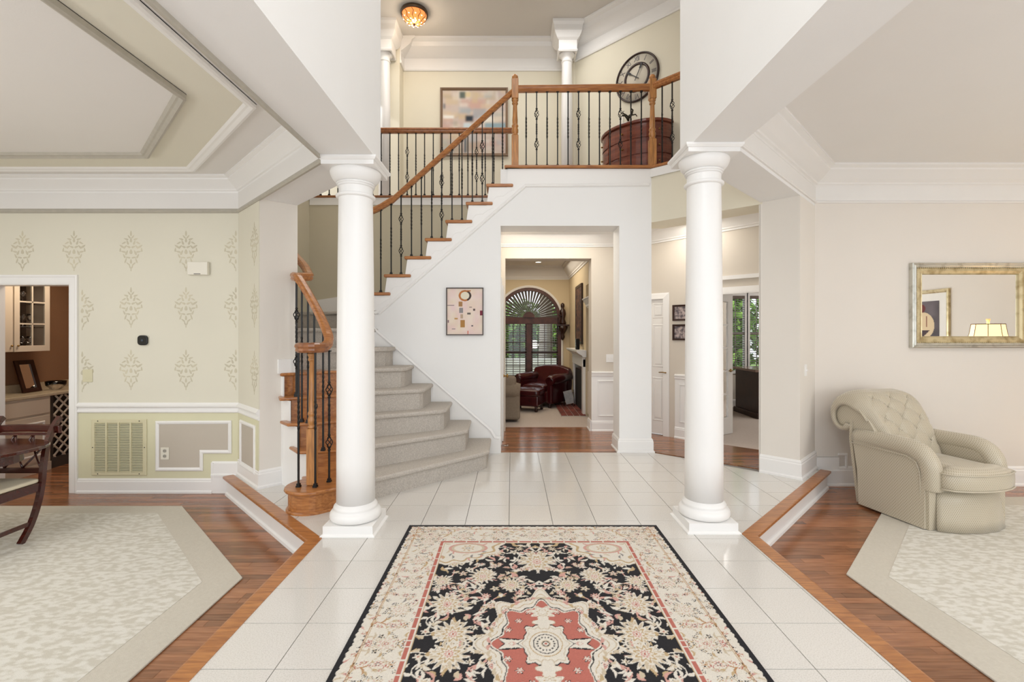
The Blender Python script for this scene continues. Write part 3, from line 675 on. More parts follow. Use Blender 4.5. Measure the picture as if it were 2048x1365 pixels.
struct('baseboard_stair', MB().obox((-2.364+.178+.007, 4.451+.178-.007, 1.135), (.7071, .7071, 0), (.7071, -.7071, 0), (0, 0, 1), .19, .022, .14), WHITE, bevel=.004)

# ------------------------------------------------------------------ balusters, newels, rails
_bal = {}
def baluster_mesh(h, kind):
    key = (round(h, 2), kind)
    if key in _bal: return _bal[key]
    h = key[0]; mb = MB(); r = .0095
    def sq(z0, z1, tw=0, n=1, rr=r):
        vs = []
        for i in range(n+1):
            a = PI/4+tw*i/n; z = z0+(z1-z0)*i/n
            for q in range(4): vs.append((rr*math.cos(a+q*PI/2), rr*math.sin(a+q*PI/2), z))
        mb.add(vs, [(j*4+q, j*4+(q+1) % 4, (j+1)*4+(q+1) % 4, (j+1)*4+q) for j in range(n) for q in range(4)])
    mid = h*.52
    if kind == 'twist':
        sq(0, mid-.13); sq(mid-.13, mid+.13, PI*3, 24, .0105); sq(mid+.13, h)
    else:
        zs = (h*.30, h*.70) if kind == 'basket' else (h*.5,)
        z = 0
        for c in zs:
            sq(z, c-.055); mb.lathe([(.006, c-.075), (.013, c-.068), (.013, c-.058), (.006, c-.05)], n=8); mb.lathe([(.006, c+.05), (.013, c+.058), (.013, c+.068), (.006, c+.075)], n=8)
            for q in range(4):
                mb.tube([(math.sin(PI*t/8)*.027*math.cos(q*PI/2+PI*1.2*t/8), math.sin(PI*t/8)*.027*math.sin(q*PI/2+PI*1.2*t/8), c-.056+.112*t/8) for t in range(9)], .0042, 5)
            z = c+.055
        sq(z, h)
        if len(zs) == 2: sq(zs[0]+.12, zs[1]-.12, PI*2.5, 20, .0108)
    mb.box(-.017, .017, -.017, .017, 0, .014); mb.box(-.013, .013, -.013, .013, .014, .03); mb.box(-.015, .015, -.015, .015, h-.012, h)
    me = mb.mesh('baluster'); me.materials.append(IRON); _bal[key] = me; return me
def baluster(x, y, z0, z1, kind, par):
    o = bpy.data.objects.new('baluster', baluster_mesh(z1-z0, kind)); COL.objects.link(o); o.parent = par
    o.location = Vector((x, y, z0))-wloc(par); return o
def newel(par, x, y, z0, z1, w=.042, name='newel_post', sq0=.22, cap=True, m=OAKV, sq1=.12):
    mb = MB(); H = z1-z0; s = sq0*H; e = z1-sq1*H
    mb.box(x-w, x+w, y-w, y+w, z0, z0+s)
    pr = [(w*.9, z0+s), (w*1.0, z0+s+.01), (w*.7, z0+s+.025), (w*.95, z0+s+.04), (w*1.0, z0+s+.075), (w*.75, z0+s+.10), (w*.98, z0+s+.115), (w*.98, z0+s+.13), (w*.78, z0+s+.14),
          (w*.82, z0+s+.2), (w*.72, z0+s+(e-z0-s)*.55), (w*.6, e-.07), (w*.9, e-.06), (w*.9, e-.045), (w*.7, e-.035), (w*1.0, e-.02), (w*1.0, e)]
    mb.lathe(pr, (x, y, 0), 20)
    if cap:
        mb.box(x-w, x+w, y-w, y+w, e, z1-.05)
        mb.lathe([(w*.8, z1-.05), (w*.6, z1-.043), (w*.9, z1-.03), (w*.95, z1-.015), (w*.7, z1+.005), (w*.3, z1+.015), (.001, z1+.018)], (x, y, 0), 20)
    return fin(name, mb, m, par, bevel=.004, seg=1)
RP = [(a*1.18, b*1.18) for a, b in [(-.018, -.034), (.018, -.034), (.03, -.02), (.026, -.006), (.034, .008), (.03, .024), (.016, .034), (-.016, .034), (-.03, .024), (-.034, .008), (-.026, -.006), (-.03, -.02)]]
# (a) upper flight, landing rail and short diagonal rail: one balustrade
BX = (.037, 1.722); BY = WY+.03
U = thing('landing_balustrade', (0.9, BY, F2), 'oak rail and black iron balusters climbing the upper flight and crossing the landing', 'railing')
zr = lambda x: 3.758+(x+.7266)*.902
path = [(-1.98, BY, 2.955), (-1.80, BY, 2.955), (-1.70, BY, 2.965), (-1.62, BY, 3.0), (-1.54, BY, 3.05), (-1.46, BY, zr(-1.46)), (0.0, BY, zr(0.0))]
fin('handrail', MB().sweep(path, RP), OAKX, U)
fin('handrail', MB().sweep([(BX[0], BY, 4.455), (BX[1], BY, 4.475)], RP), OAKX, U)
D1 = Vector((BX[1], BY, 4.485)); D2 = D1+d2*1.25
fin('handrail', MB().sweep([tuple(D1), tuple(D2)], RP), OAKX, U)
newel(U, BX[0], BY, F2, 4.62, sq0=.34, sq1=.26); newel(U, BX[1], BY, F2, 4.62, sq0=.30, sq1=.26); newel(U, -1.98, BY, 1.9, 3.02)
for i in range(12):
    x = BX[0]+.137+i*.1285; baluster(x, BY, F2+.002, 4.43, 'basket' if i % 4 == 1 else 'twist', U)
for i in range(9):
    p = D1+d2*(.13+i*.128); baluster(p.x, p.y, F2+.002, 4.46, 'basket' if i % 4 == 1 else 'twist', U)
n = 0
for k in range(9, 16):
    for q, dx in enumerate((.072, .194)):
        x = NX(k)+dx; z1 = (zr(x) if x > -1.5 else 3.0)-.03
        baluster(x, BY, ZK(k), z1, 'basket' if (k % 2 == 0 and q == 1) else 'twist', U)
# (b) rear hall rail
B2 = thing('rear_balustrade', (-1.4, HY, F2), 'straight reddish rail with iron balusters on the far upper hall', 'railing')
fin('handrail', MB().sweep([(-3.0, HY, 4.47), (.02, HY, 4.47)], RP), RAIL, B2)
for i in range(22):
    x = -.14-i*.1288; baluster(x, HY, F2+.002, 4.44, 'basket' if i % 4 == 3 else 'twist', B2)
# (c) lower balustrade with volute
B3 = thing('lower_balustrade', (-1.67, 3.97, ZK(1)), 'short curved oak handrail ending in a volute over the starting step, iron balusters', 'railing')
newel(B3, cc[0], cc[1], ZK(1), 1.31, w=.036, sq0=.42, cap=False, sq1=.02)
vz = 1.335
vol = [(cc[0]+.098*math.cos(a), cc[1]+.098*math.sin(a), vz) for a in [math.radians(d) for d in range(20, -300, -20)]]
fin('volute', MB().sweep(vol[::-1], RP).lathe([(.001, vz-.036), (.07, vz-.036), (.085, vz-.02), (.085, vz+.02), (.07, vz+.036), (.001, vz+.036)], (cc[0], cc[1], 0), 28), RAIL, B3)
rl = [(-1.575, 3.965, 1.335), (-1.57, 4.06, 1.37), (-1.60, 4.13, 1.44), (-1.71, 4.23, 1.61), (-1.85, 4.33, 1.80), (-1.98, 4.42, 1.955), (-2.045, 4.49, 1.99), (-2.09, 4.57, 2.0), (-2.075, 4.66, 2.01),
      (-2.03, 4.75, 2.02), (-2.08, 4.85, 2.06), (-2.2, 5.02, 2.17), (-2.45, 5.3, 2.36), (-2.62, 5.6, 2.55)]
def smooth_path(pl, n=4):
    out = []
    for i in range(len(pl)-1):
        p0, p1, p2, p3 = [Vector(pl[min(max(j, 0), len(pl)-1)]) for j in (i-1, i, i+1, i+2)]
        for t in range(n):
            u = t/n; out.append(.5*((2*p1)+(-p0+p2)*u+(2*p0-5*p1+4*p2-p3)*u*u+(-p0+3*p1-3*p2+p3)*u**3))
    return out+[Vector(pl[-1])]
fin('handrail', MB().sweep(smooth_path(rl), RP, smooth=False), OAKX, B3)
def rz(x, y): return min(((p[0]-x)**2+(p[1]-y)**2, p[2]) for p in smooth_path(rl))[1]
for x, y, z, k in ((-1.755, 3.905, ZK(1), 'twist'), (-1.615, 3.90, ZK(1), 'twist'), (-1.555, 4.04, ZK(1), 'basket')): baluster(x, y, z-.002, 1.305, k, B3)
for x, y, k, kd in ((-1.68, 4.225, 2, 'twist'), (-1.79, 4.30, 2, 'basket'), (-1.875, 4.365, 3, 'twist'), (-1.955, 4.42, 3, 'twist'), (-2.05, 4.52, 4, 'basket'), (-2.095, 4.615, 4, 'twist')):
    px_ = min(max(x, -2.02), -1.6); baluster(x, y, ZK(k)-.002, rz(x, y)-.03, kd, B3)

# ------------------------------------------------------------------ rugs
def slabrug(name, poly, z, t, m, lab, inner):
    o = fin(name, MB().prism(poly, z, z+t), m, None, lab, 'rug', bevel=.004)
    fin('patterned_field', MB().prism(inner, z+t*.5, z+t+.002), RUGP, o)
    return o
slabrug('area_rug', [(-6.3, .7), (-1.80, .7), (-1.80, 3.173), (-3.12, 4.49), (-6.3, 4.49)], FL+.001, .012, RUGB, 'beige cut-corner rug with plain border on the dining room boards',
        [(-6.1, .9), (-2.03, .9), (-2.03, 3.11), (-3.21, 4.30), (-6.1, 4.30)])
slabrug('area_rug', [(2.267, .7), (6.6, .7), (6.6, 4.74), (3.78, 4.74), (2.267, 3.222)], FL+.001, .012, RUGB, 'pale cut-corner rug partly under the tufted armchair',
        [(2.52, .95), (6.4, .95), (6.4, 4.5), (3.84, 4.5), (2.52, 3.18)])
def persian():
    W, H = .93, 1.37; st = .004
    nx, ny = int(W/st)+1, int(H/st)+1
    X, Y = np.meshgrid(np.linspace(0, W, nx), np.linspace(0, H, ny))
    C = lambda h: np.array(lin(h)); r = np.random.default_rng(3)
    blk, crm, bei, red, pnk, gold, gry, och = C('1A191E'), C('E4DDD1'), C('CFBFA6'), C('BE6F62'), C('D3A296'), C('C4AA82'), C('8F8B88'), C('B98A5E')
    A = np.empty((ny, nx, 3)); A[:] = blk
    def blob(cx, cy, R, pet, ph, cols, sharp=.28, ex=1.0):
        x0, x1 = max(0, int((cx-R*1.4)/st)), min(nx, int((cx+R*1.4)/st)+2); y0, y1 = max(0, int((cy-R*1.4)/st)), min(ny, int((cy+R*1.4)/st)+2)
        if x0 >= x1 or y0 >= y1: return
        dx = X[y0:y1, x0:x1]-cx; dy = (Y[y0:y1, x0:x1]-cy)/ex; rr = np.hypot(dx, dy); th = np.arctan2(dy, dx)+ph
        f = rr/(R*(1-sharp+sharp*np.cos(th*pet)))
        for lim, c in cols:
            A[y0:y1, x0:x1][f < lim] = c
    def curve(pts, wd, col):
        for (xa, ya), (xb, yb) in zip(pts, pts[1:]):
            m = wd+st; x0, x1 = max(0, int((min(xa, xb)-m)/st)), min(nx, int((max(xa, xb)+m)/st)+2); y0, y1 = max(0, int((min(ya, yb)-m)/st)), min(ny, int((max(ya, yb)+m)/st)+2)
            if x0 >= x1 or y0 >= y1: continue
            dx, dy = xb-xa, yb-ya; t = np.clip(((X[y0:y1, x0:x1]-xa)*dx+(Y[y0:y1, x0:x1]-ya)*dy)/(dx*dx+dy*dy+1e-9), 0, 1)
            d = np.hypot(X[y0:y1, x0:x1]-xa-t*dx, Y[y0:y1, x0:x1]-ya-t*dy); A[y0:y1, x0:x1][d < wd/2] = col
    def leaf(cx, cy, a, ln, wd, col, edge=None):
        x0, x1 = max(0, int((cx-ln)/st)), min(nx, int((cx+ln)/st)+2); y0, y1 = max(0, int((cy-ln)/st)), min(ny, int((cy+ln)/st)+2)
        if x0 >= x1 or y0 >= y1: return
        dx = X[y0:y1, x0:x1]-cx; dy = Y[y0:y1, x0:x1]-cy; u = dx*math.cos(a)+dy*math.sin(a); v = -dx*math.sin(a)+dy*math.cos(a)
        v = v-.8*u*u/ln; q = np.abs(v)/(wd/2*np.clip(1-(2*u/ln)**2, 0, 1)+1e-6); m = np.abs(u) < ln/2
        if edge is not None: A[y0:y1, x0:x1][m & (q < 1)] = edge; A[y0:y1, x0:x1][m & (q < .62)] = col
        else: A[y0:y1, x0:x1][m & (q < 1)] = col
    # field: vines, leaves and blossoms on black
    pal = [crm, bei, pnk, gold, crm, crm]
    for i in range(26):
        x, y = r.uniform(0, .62), r.uniform(.0, 1.06); a = r.uniform(0, 6.28); pts = []
        for t in range(26):
            pts.append((x, y)); a += .26*math.sin(t*.45+i)+.12; x += .016*math.cos(a); y += .016*math.sin(a)
        curve(pts, .0075, crm if i % 3 else pnk)
        for q in range(2, 25, 3): leaf(pts[q][0]+r.normal(0, .012), pts[q][1]+r.normal(0, .012), r.uniform(0, 6.28), r.uniform(.035, .07), r.uniform(.014, .024), pal[r.integers(6)])
    for i in range(210):
        leaf(r.uniform(0, .62), r.uniform(0, 1.06), r.uniform(0, 6.28), r.uniform(.03, .075), r.uniform(.012, .026), pal[r.integers(6)], bei if r.random() < .4 else None)
    for i in range(60):
        cx, cy, R = r.uniform(.03, .6), r.uniform(.05, 1.03), r.uniform(.016, .036); p = int(r.integers(5, 9)); c1 = pal[r.integers(6)]
        blob(cx, cy, R, p, r.uniform(0, 6), [(1.0, c1), (.72, pnk if r.random() < .5 else bei), (.5, crm), (.28, red if r.random() < .4 else blk), (.14, gold)])
    for cx, cy, R in ((0, .80, .13), (.33, .62, .085), (.5, .33, .10), (.30, .93, .07), (.52, .80, .075), (.16, .52, .07), (.44, .08, .10), (.56, .56, .06)):
        blob(cx, cy, R, 15, .3, [(1.0, crm), (.84, bei)], .22, 1.1); blob(cx, cy-.01, R*.72, 9, 0, [(1.0, crm), (.75, gold), (.55, crm), (.34, pnk), (.2, crm), (.1, red)], .2, 1.1)
    # spandrel corners
    cx0, cy0 = .62, 1.06
    dd = np.hypot((X-cx0)/.40, (Y-cy0)/.30); wob = .045*np.cos(np.arctan2(Y-cy0, X-cx0)*18)
    A[(dd < 1+wob)] = crm; A[(dd < .93+wob) & (dd > .88+wob)] = gold
    for i in range(24): leaf(cx0-r.uniform(0, .33), cy0-r.uniform(0, .25), r.uniform(0, 6), .05, .014, [bei, pnk, gold, gry][r.integers(4)])
    a2 = np.hypot((X-(cx0-.17))/.13, (Y-(cy0-.08))/.075); A[(a2 < 1) & (Y < cy0)] = pnk; A[a2 < .85] = bei; A[a2 < .72] = crm
    blob(cx0-.17, cy0-.08, .045, 7, 0, [(1, gold), (.7, crm), (.4, gry), (.25, crm)])
    # medallion
    AS = 1.42; th = np.arctan2(Y/AS, X); rad = np.hypot(X, Y/AS)
    s = 1+.10*np.cos(th*8)+.05*np.cos(th*16)
    for lim, c in ((.300, crm), (.292, bei), (.286, crm), (.262, gold), (.258, crm), (.236, blk), (.230, crm), (.222, red), (.118, blk), (.113, crm), (.100, bei), (.096, crm)): A[rad < lim*s*.98] = c
    for i in range(14):
        a = (i+.5)/14*PI/2; leaf(.268*math.cos(a), .268*math.sin(a)*AS, a+1.2, .05, .018, [pnk, bei, gold][i % 3])
    for a, rr_ in ((PI/4, .175), (PI/8, .19), (3*PI/8, .19), (PI/4, .265), (PI/9, .27), (PI/2.4, .27)):
        blob(rr_*math.cos(a), rr_*math.sin(a)*AS, .022, 6, 0, [(1, blk), (.82, crm), (.55, pnk), (.3, crm)])
    blob(0, .175*AS, .075, 7, PI/2, [(1, crm), (.86, bei), (.80, crm), (.45, gold), (.38, crm)], .18, .8); blob(.0, .115*AS, .06, 5, 0, [(1, bei), (.9, crm)], .2)
    leaf(.165, .012, .1, .12, .055, crm, blk); blob(.155, 0, .035, 9, 0, [(1, crm), (.5, pnk), (.3, crm)])
    rr0 = np.hypot(X, Y/1.15)
    for lim, c in ((.078, gold), (.073, crm), (.060, blk), (.056, crm), (.022, bei), (.017, blk), (.013, crm), (.006, red)): A[rr0 < lim] = c
    for i in range(5):
        a = i/4*PI/2; blob(.04*math.cos(a), .046*math.sin(a), .006, 4, 0, [(1, blk)])
    # borders
    dxb = W-X; dyb = H-Y; d = np.minimum(dxb, dyb)
    bm = d < .31; save = A.copy()
    A[bm] = crm
    for i in range(260):
        if r.random() < H/(H+W): x, y = W-r.uniform(.03, .29), r.uniform(0, H)
        else: x, y = r.uniform(0, W), H-r.uniform(.03, .29)
        c = [bei, gold, pnk, gold, bei, och, gry][r.integers(7)]; leaf(x, y, r.uniform(0, 6.28), r.uniform(.03, .07), r.uniform(.006, .013), c)
    for i in range(300):
        if r.random() < H/(H+W): x, y = W-r.uniform(.03, .28), r.uniform(0, H)
        else: x, y = r.uniform(0, W), H-r.uniform(.03, .28)
        R = r.uniform(.008, .017); blob(x, y, R, 5, r.uniform(0, 6), [(1, [blk, blk, och, red][r.integers(4)]), (.74, crm), (.35, [red, blk, gold][r.integers(3)])])
    def palm(x, y, R):
        blob(x, y, R, 13, 0, [(1, gold), (.94, crm), (.84, bei), (.78, crm)], .16); blob(x, y, R*.62, 8, .4, [(1, pnk), (.88, crm), (.6, gold), (.5, crm), (.32, red), (.2, crm)], .25)
        for q in range(6): blob(x+R*.95*math.cos(q*1.05), y+R*.95*math.sin(q*1.05), .013, 5, 0, [(1, blk), (.75, crm), (.3, gold)])
    for y in (0, .27, .54, .81, 1.08): palm(W-.19, y, .062)
    for x in (0, .25, .5): palm(x, H-.19, .062)
    palm(W-.19, H-.19, .075)
    for y in (.135, .405, .675, .945, 1.2): blob(W-.19, y, .04, 6, 0, [(1, bei), (.85, crm), (.5, pnk), (.3, blk), (.2, crm)])
    A[(d > .078) & (d < .082)] = och; A[(d > .087) & (d < .090)] = gold
    A[(d > .283) & (d < .303)] = red; A[(d > .303) & (d < .310)] = crm; A[(d > .277) & (d < .283)] = crm; A[(d > .310) & (d < .314)] = gold
    tm_ = (d > .283) & (d < .303) & (np.sin(np.where(dxb < dyb, Y, X)*70) > .96); A[tm_] = crm
    wv = .005*np.sin(X*160)+.005*np.sin(Y*160)+.003*np.sin(X*71+Y*53)
    A[d < .034+wv] = blk
    A = A*(1+r.normal(0, .035, A.shape[:2]))[..., None]
    full = np.concatenate([A[::-1], A[1:]], 0); full = np.concatenate([full[:, ::-1], full[:, 1:]], 1)
    ny2, nx2 = full.shape[:2]; ox, oy = .157, 2.2
    xs = np.linspace(-W, W, nx2)+ox; ys = np.linspace(-H, H, ny2)+oy
    GX, GY = np.meshgrid(xs, ys); lum = full.mean(2); GZ = .0125+.0018*np.clip(lum*1.5, 0, 1)
    edge = np.zeros_like(lum, bool); edge[0] = edge[-1] = True; edge[:, 0] = edge[:, -1] = True; GZ[edge] = .001
    verts = np.stack([GX, GY, GZ], -1).reshape(-1, 3); idx = np.arange(nx2*ny2).reshape(ny2, nx2)
    q = np.stack([idx[:-1, :-1], idx[:-1, 1:], idx[1:, 1:], idx[1:, :-1]], -1).reshape(-1, 4)
    return verts, q, full.reshape(-1, 3)
def grid_obj(name, verts, quads, cols, m, parent=None, **k):
    me = bpy.data.meshes.new(name); n = len(verts); f = len(quads); off = Vector(((verts[:, 0].min()+verts[:, 0].max())/2, (verts[:, 1].min()+verts[:, 1].max())/2, verts[:, 2].min()))
    v = verts-np.array(off)
    me.vertices.add(n); me.vertices.foreach_set('co', v.astype(np.float32).ravel()); me.loops.add(f*4); me.loops.foreach_set('vertex_index', quads.astype(np.int32).ravel())
    me.polygons.add(f); me.polygons.foreach_set('loop_start', np.arange(0, f*4, 4, dtype=np.int32)); me.polygons.foreach_set('use_smooth', np.ones(f, bool))
    me.update(calc_edges=True); me.validate()
    ca = me.color_attributes.new('Col', 'FLOAT_COLOR', 'POINT'); a = np.ones((n, 4), np.float32); a[:, :3] = np.clip(cols, 0, 1); ca.data.foreach_set('color', a.ravel())
    me.materials.append(m); o = bpy.data.objects.new(name, me); COL.objects.link(o)
    if parent: o.parent = parent; off = off-wloc(parent)
    o.location = off; return prop(o, **k)
v, q, c = persian()
grid_obj('persian_rug', v, q, c, RUGV, label='black and cream floral rug with a red medallion on the white tiles', cat='rug')

def canvas(o, ea, eb, w_, h_, img, parent, name='canvas'):
    """img rows bottom-to-top, flat picture grid at o (lower-left corner)"""
    ny, nx = img.shape[:2]; A, B = np.meshgrid(np.linspace(0, w_, nx), np.linspace(0, h_, ny)); o = np.array(o)
    verts = o+A[..., None]*np.array(ea)+B[..., None]*np.array(eb); idx = np.arange(nx*ny).reshape(ny, nx)
    q = np.stack([idx[:-1, :-1], idx[:-1, 1:], idx[1:, 1:], idx[1:, :-1]], -1).reshape(-1, 4)
    return grid_obj(name, verts.reshape(-1, 3), q, img.reshape(-1, 3), VC, parent)
def softnoise(ny, nx, s, r):
    g = r.random((ny//s+3, nx//s+3)); yy = np.linspace(0, g.shape[0]-1.01, ny); xx = np.linspace(0, g.shape[1]-1.01, nx)
    y0 = yy.astype(int); x0 = xx.astype(int); fy = (yy-y0)[:, None]; fx = (xx-x0)[None]; fy = fy*fy*(3-2*fy); fx = fx*fx*(3-2*fx)
    return g[y0][:, x0]*(1-fy)*(1-fx)+g[y0+1][:, x0]*fy*(1-fx)+g[y0][:, x0+1]*(1-fy)*fx+g[y0+1][:, x0+1]*fy*fx
def frame_sweep(o, ea, eb, w_, h_, prof, N):
    o = Vector(o); ea = Vector(ea); eb = Vector(eb)
    return MB().sweep([o, o+eb*h_, o+ea*w_+eb*h_, o+ea*w_], prof, N=N, closed=True)

# small pink abstract on the centre wall
pa = P(893, 671, WY); pb = P(967, 576, WY); W_, H_ = pb.x-pa.x, pb.z-pa.z
T = thing('abstract_painting', (pa.x+W_/2, WY, pa.z), 'small pink abstract with a brown loop, thin dark frame, under the stair', 'painting')
ny, nx = 150, 120; r = np.random.default_rng(5); yy, xx = np.mgrid[0:ny, 0:nx]; u = xx/nx; v_ = yy/ny
im = np.empty((ny, nx, 3)); n1 = softnoise(ny, nx, 30, r)[..., None]; n2_ = softnoise(ny, nx, 18, r)[..., None]
im[:] = np.array(lin('E3C9C8')); im = im*(1-n1)+np.array(lin('E6DAC8'))*n1; im = im*(1-.35*n2_)+np.array(lin('D9BE9E'))*.35*n2_
def rect(u0, u1, v0, v1, c, a=1): m = (u > u0) & (u < u1) & (v_ > v0) & (v_ < v1); im[m] = im[m]*(1-a)+np.array(lin(c))*a
rg = np.hypot((u-.5)/.17, (v_-.84)/.115); m = (rg > .72) & (rg < 1.05); im[m] = lin('B5713C'); im[rg < .72] = lin('DDD5C0'); m = m & (u > .56); im[m] = lin('40302C')
rect(.44, .66, .93, .96, 'A86A38')
for a_ in ((.32, .43, .60, .71, 'A47A4E'), (.34, .45, .46, .58, '8C8788'), (.37, .45, .34, .44, 'B79F88'), (.37, .50, .15, .31, 'A87B40'), (.0, .20, .625, .64, '6B5560'), (.2, .30, .32, .36, 'B98F58'), (.56, .66, .43, .47, '5E5550'), (.73, .79, .51, .56, '5E4E48'), (.62, .70, .58, .60, '5E5550'), (.92, 1, .41, .52, '7A2A3C'), (.68, .73, .17, .20, '4E4A52'), (.57, .60, .0, .08, 'C9624C'), (.13, .23, .11, .125, '5E5560'), (.01, .05, .25, .31, '80606C')): rect(*a_)
canvas((pa.x+.012, WY-.022, pa.z+.012), (1, 0, 0), (0, 0, 1), W_-.024, H_-.024, im, T)
fin('backing', MB().box(pa.x+.02, pb.x-.02, WY-.02, WY-.002, pa.z+.02, pb.z-.02), DARKW, T)
fin('frame', frame_sweep((pa.x, WY, pa.z), (1, 0, 0), (0, 0, 1), W_, H_, [(0, 0), (0, .035), (.01, .035), (.01, .02), (.014, .02), (.014, 0)], (0, -1, 0)), mat('thin_dark_bronze_frame', '4A3D38', .4), T)

# large abstract on the upper wall
UY = 7.87; pa = P(881, 313, UY); pb = P(1016, 178, UY); W_, H_ = pb.x-pa.x, pb.z-pa.z
T = thing('abstract_painting', (pa.x+W_/2, UY, pa.z), 'large square pastel abstract in a brown frame on the upper hall wall', 'painting')
ny, nx = 140, 140; yy, xx = np.mgrid[0:ny, 0:nx]; u = xx/nx; v_ = yy/ny; im = np.empty((ny, nx, 3)); im[:] = lin('C9B9AE'); r = np.random.default_rng(11)
pal = ['D8CDBE', 'C9AFA4', 'B3B9B6', 'CDB78E', 'B9A6A6', 'A9B0B4', 'C79E90', 'E0DAD0', 'B0A08A', 'D4BFA2', '8F9FA8']
for i in range(120):
    a_, b_ = r.random(2)*1.1-.1; rect(a_, a_+r.uniform(.06, .26), b_, b_+r.uniform(.04, .20), pal[r.integers(len(pal))], .55)
for a_ in ((.36, .48, .50, .60, '1F2B38'), (.02, .18, .55, .60, 'EDEBE4'), (.66, .80, .50, .58, 'E6E0D2'), (.27, .36, .86, .97, '5B655E'), (.36, .45, .88, .96, 'D6C49A'), (.66, .99, .40, .48, '8FA6AE'), (.02, .05, .70, .78, '56616A'), (.33, .45, .38, .48, 'CAD6DA'), (.34, .38, .02, .30, '58646A')): rect(*a_)
for _ in range(9): im = (im+np.roll(im, 1, 0)+np.roll(im, -1, 0)+np.roll(im, 1, 1)+np.roll(im, -1, 1))/5
canvas((pa.x+.03, UY-.025, pa.z+.03), (1, 0, 0), (0, 0, 1), W_-.06, H_-.06, im, T)
fin('backing', MB().box(pa.x+.02, pb.x-.02, UY-.022, UY-.002, pa.z+.02, pb.z-.02), DARKW, T)
fin('frame', frame_sweep((pa.x, UY, pa.z), (1, 0, 0), (0, 0, 1), W_, H_, [(0, 0), (0, .05), (.02, .045), (.03, .035), (.04, .03), (.04, 0)], (0, -1, 0)), mat('bronze_wood_frame', '7A5F45', .4, vscale=20), T)

# ------------------------------------------------------------------ upper landing: clock, console, ceiling light
wn = Vector((-.7071, -.7071, 0)); wt = Vector((.7071, -.7071, 0))   # wall normal (into landing), along
def onwall(px, y): # point of the clock wall X+Y=8.63 seen at pixel
    s = (px-CX)/FPX; Yy = 8.63/(1+s); return Vector((s*Yy, Yy, EYE+(HZ-y)/FPX*Yy))
ck = onwall(1275, 156); R_ = .345
T = thing('wall_clock', ck, 'round wall clock with Roman numerals above the demilune chest', 'clock')
Mw = Matrix((wt, Vector((0, 0, 1)), wn)).transposed().to_4x4()
FACE = mat('cream_clock_face', 'D9D0BE', .6, var=.08, vscale=8)
def disc(prof, n=56): return MB().lathe(prof, ck, n, M=Mw, caps=False)
fin('rim', disc([(R_*.93, .002), (R_, .002), (R_, .03), (R_*.97, .04), (R_*.93, .03), (R_*.93, .002)], 64), DARKW, T)
fin('face', disc([(.001, .004), (R_*.95, .004), (R_*.95, .018), (.001, .018)]), FACE, T)
fin('inner_ring', disc([(R_*.50, .018), (R_*.60, .018), (R_*.60, .026), (R_*.55, .032), (R_*.50, .026), (R_*.50, .018)], 48), DARKW, T)
nums = ['XII', 'I', 'II', 'III', 'IIII', 'V', 'VI', 'VII', 'VIII', 'IX', 'X', 'XI']
for i, s_ in enumerate(nums):
    a = PI/2-i*PI/6; fc = bpy.data.curves.new('numeral', 'FONT'); fc.body = s_; fc.size = .105; fc.align_x = 'CENTER'; fc.align_y = 'CENTER'; fc.extrude = .001; fc.space_character = .9
    o_ = bpy.data.objects.new('numeral', fc); COL.objects.link(o_); dg_ = bpy.context.evaluated_depsgraph_get(); me_ = bpy.data.meshes.new_from_object(o_.evaluated_get(dg_))
    bpy.data.objects.remove(o_); bpy.data.curves.remove(fc); me_.name = 'numeral'; me_.materials.clear(); me_.materials.append(DARKW)
    o = bpy.data.objects.new('numeral', me_); COL.objects.link(o); o.parent = T
    p = wt*math.cos(a)*R_*.77+Vector((0, 0, 1))*math.sin(a)*R_*.77+wn*.02
    M = Mw.copy() @ Matrix.Rotation(a-PI/2, 4, 'Z') @ Matrix.Diagonal((.8, 1, 1, 1)); o.matrix_local = Matrix.Translation(p) @ M
def hand(ang, ln, name):
    d = wt*math.cos(ang)+Vector((0, 0, 1))*math.sin(ang); c_ = ck+wn*.036
    fin(name, MB().bar(c_-d*.05, c_+d*ln, .012, .003, up=wn).bar(c_+d*ln*.6, c_+d*ln*.9, .03, .003, up=wn), IRON, T)
hand(math.radians(62), .20, 'hour_hand'); hand(math.radians(142), .19, 'minute_hand')
# demilune chest
cp = onwall(1276, 256); cp.z = F2
T = thing('demilune_chest', cp+Vector((0, 0, .008)), 'half-round dark mahogany chest of drawers on the landing under the clock', 'chest')
def demi(rx, ry, n=20, back=.02): return [tuple((cp+wt*rx*math.cos(a)+wn*(back+ry*math.sin(a)))[:2]) for a in [PI*i/n for i in range(n+1)]]
fin('body', MB().prism(demi(.52, .38), F2+.10, F2+.80), CHERRY, T)
fin('top', MB().prism(demi(.555, .415), F2+.80, F2+.84), CHERRY, T, bevel=.01)
fin('base_moulding', MB().prism(demi(.54, .40), F2+.09, F2+.14), CHERRY, T, bevel=.008)
for a in (20, 65, 115, 160):
    a = math.radians(a); p = cp+wt*.45*math.cos(a)+wn*(.02+.33*math.sin(a)); fin('leg', MB().box(p.x-.03, p.x+.03, p.y-.03, p.y+.03, F2+.008, F2+.1), CHERRY, T)
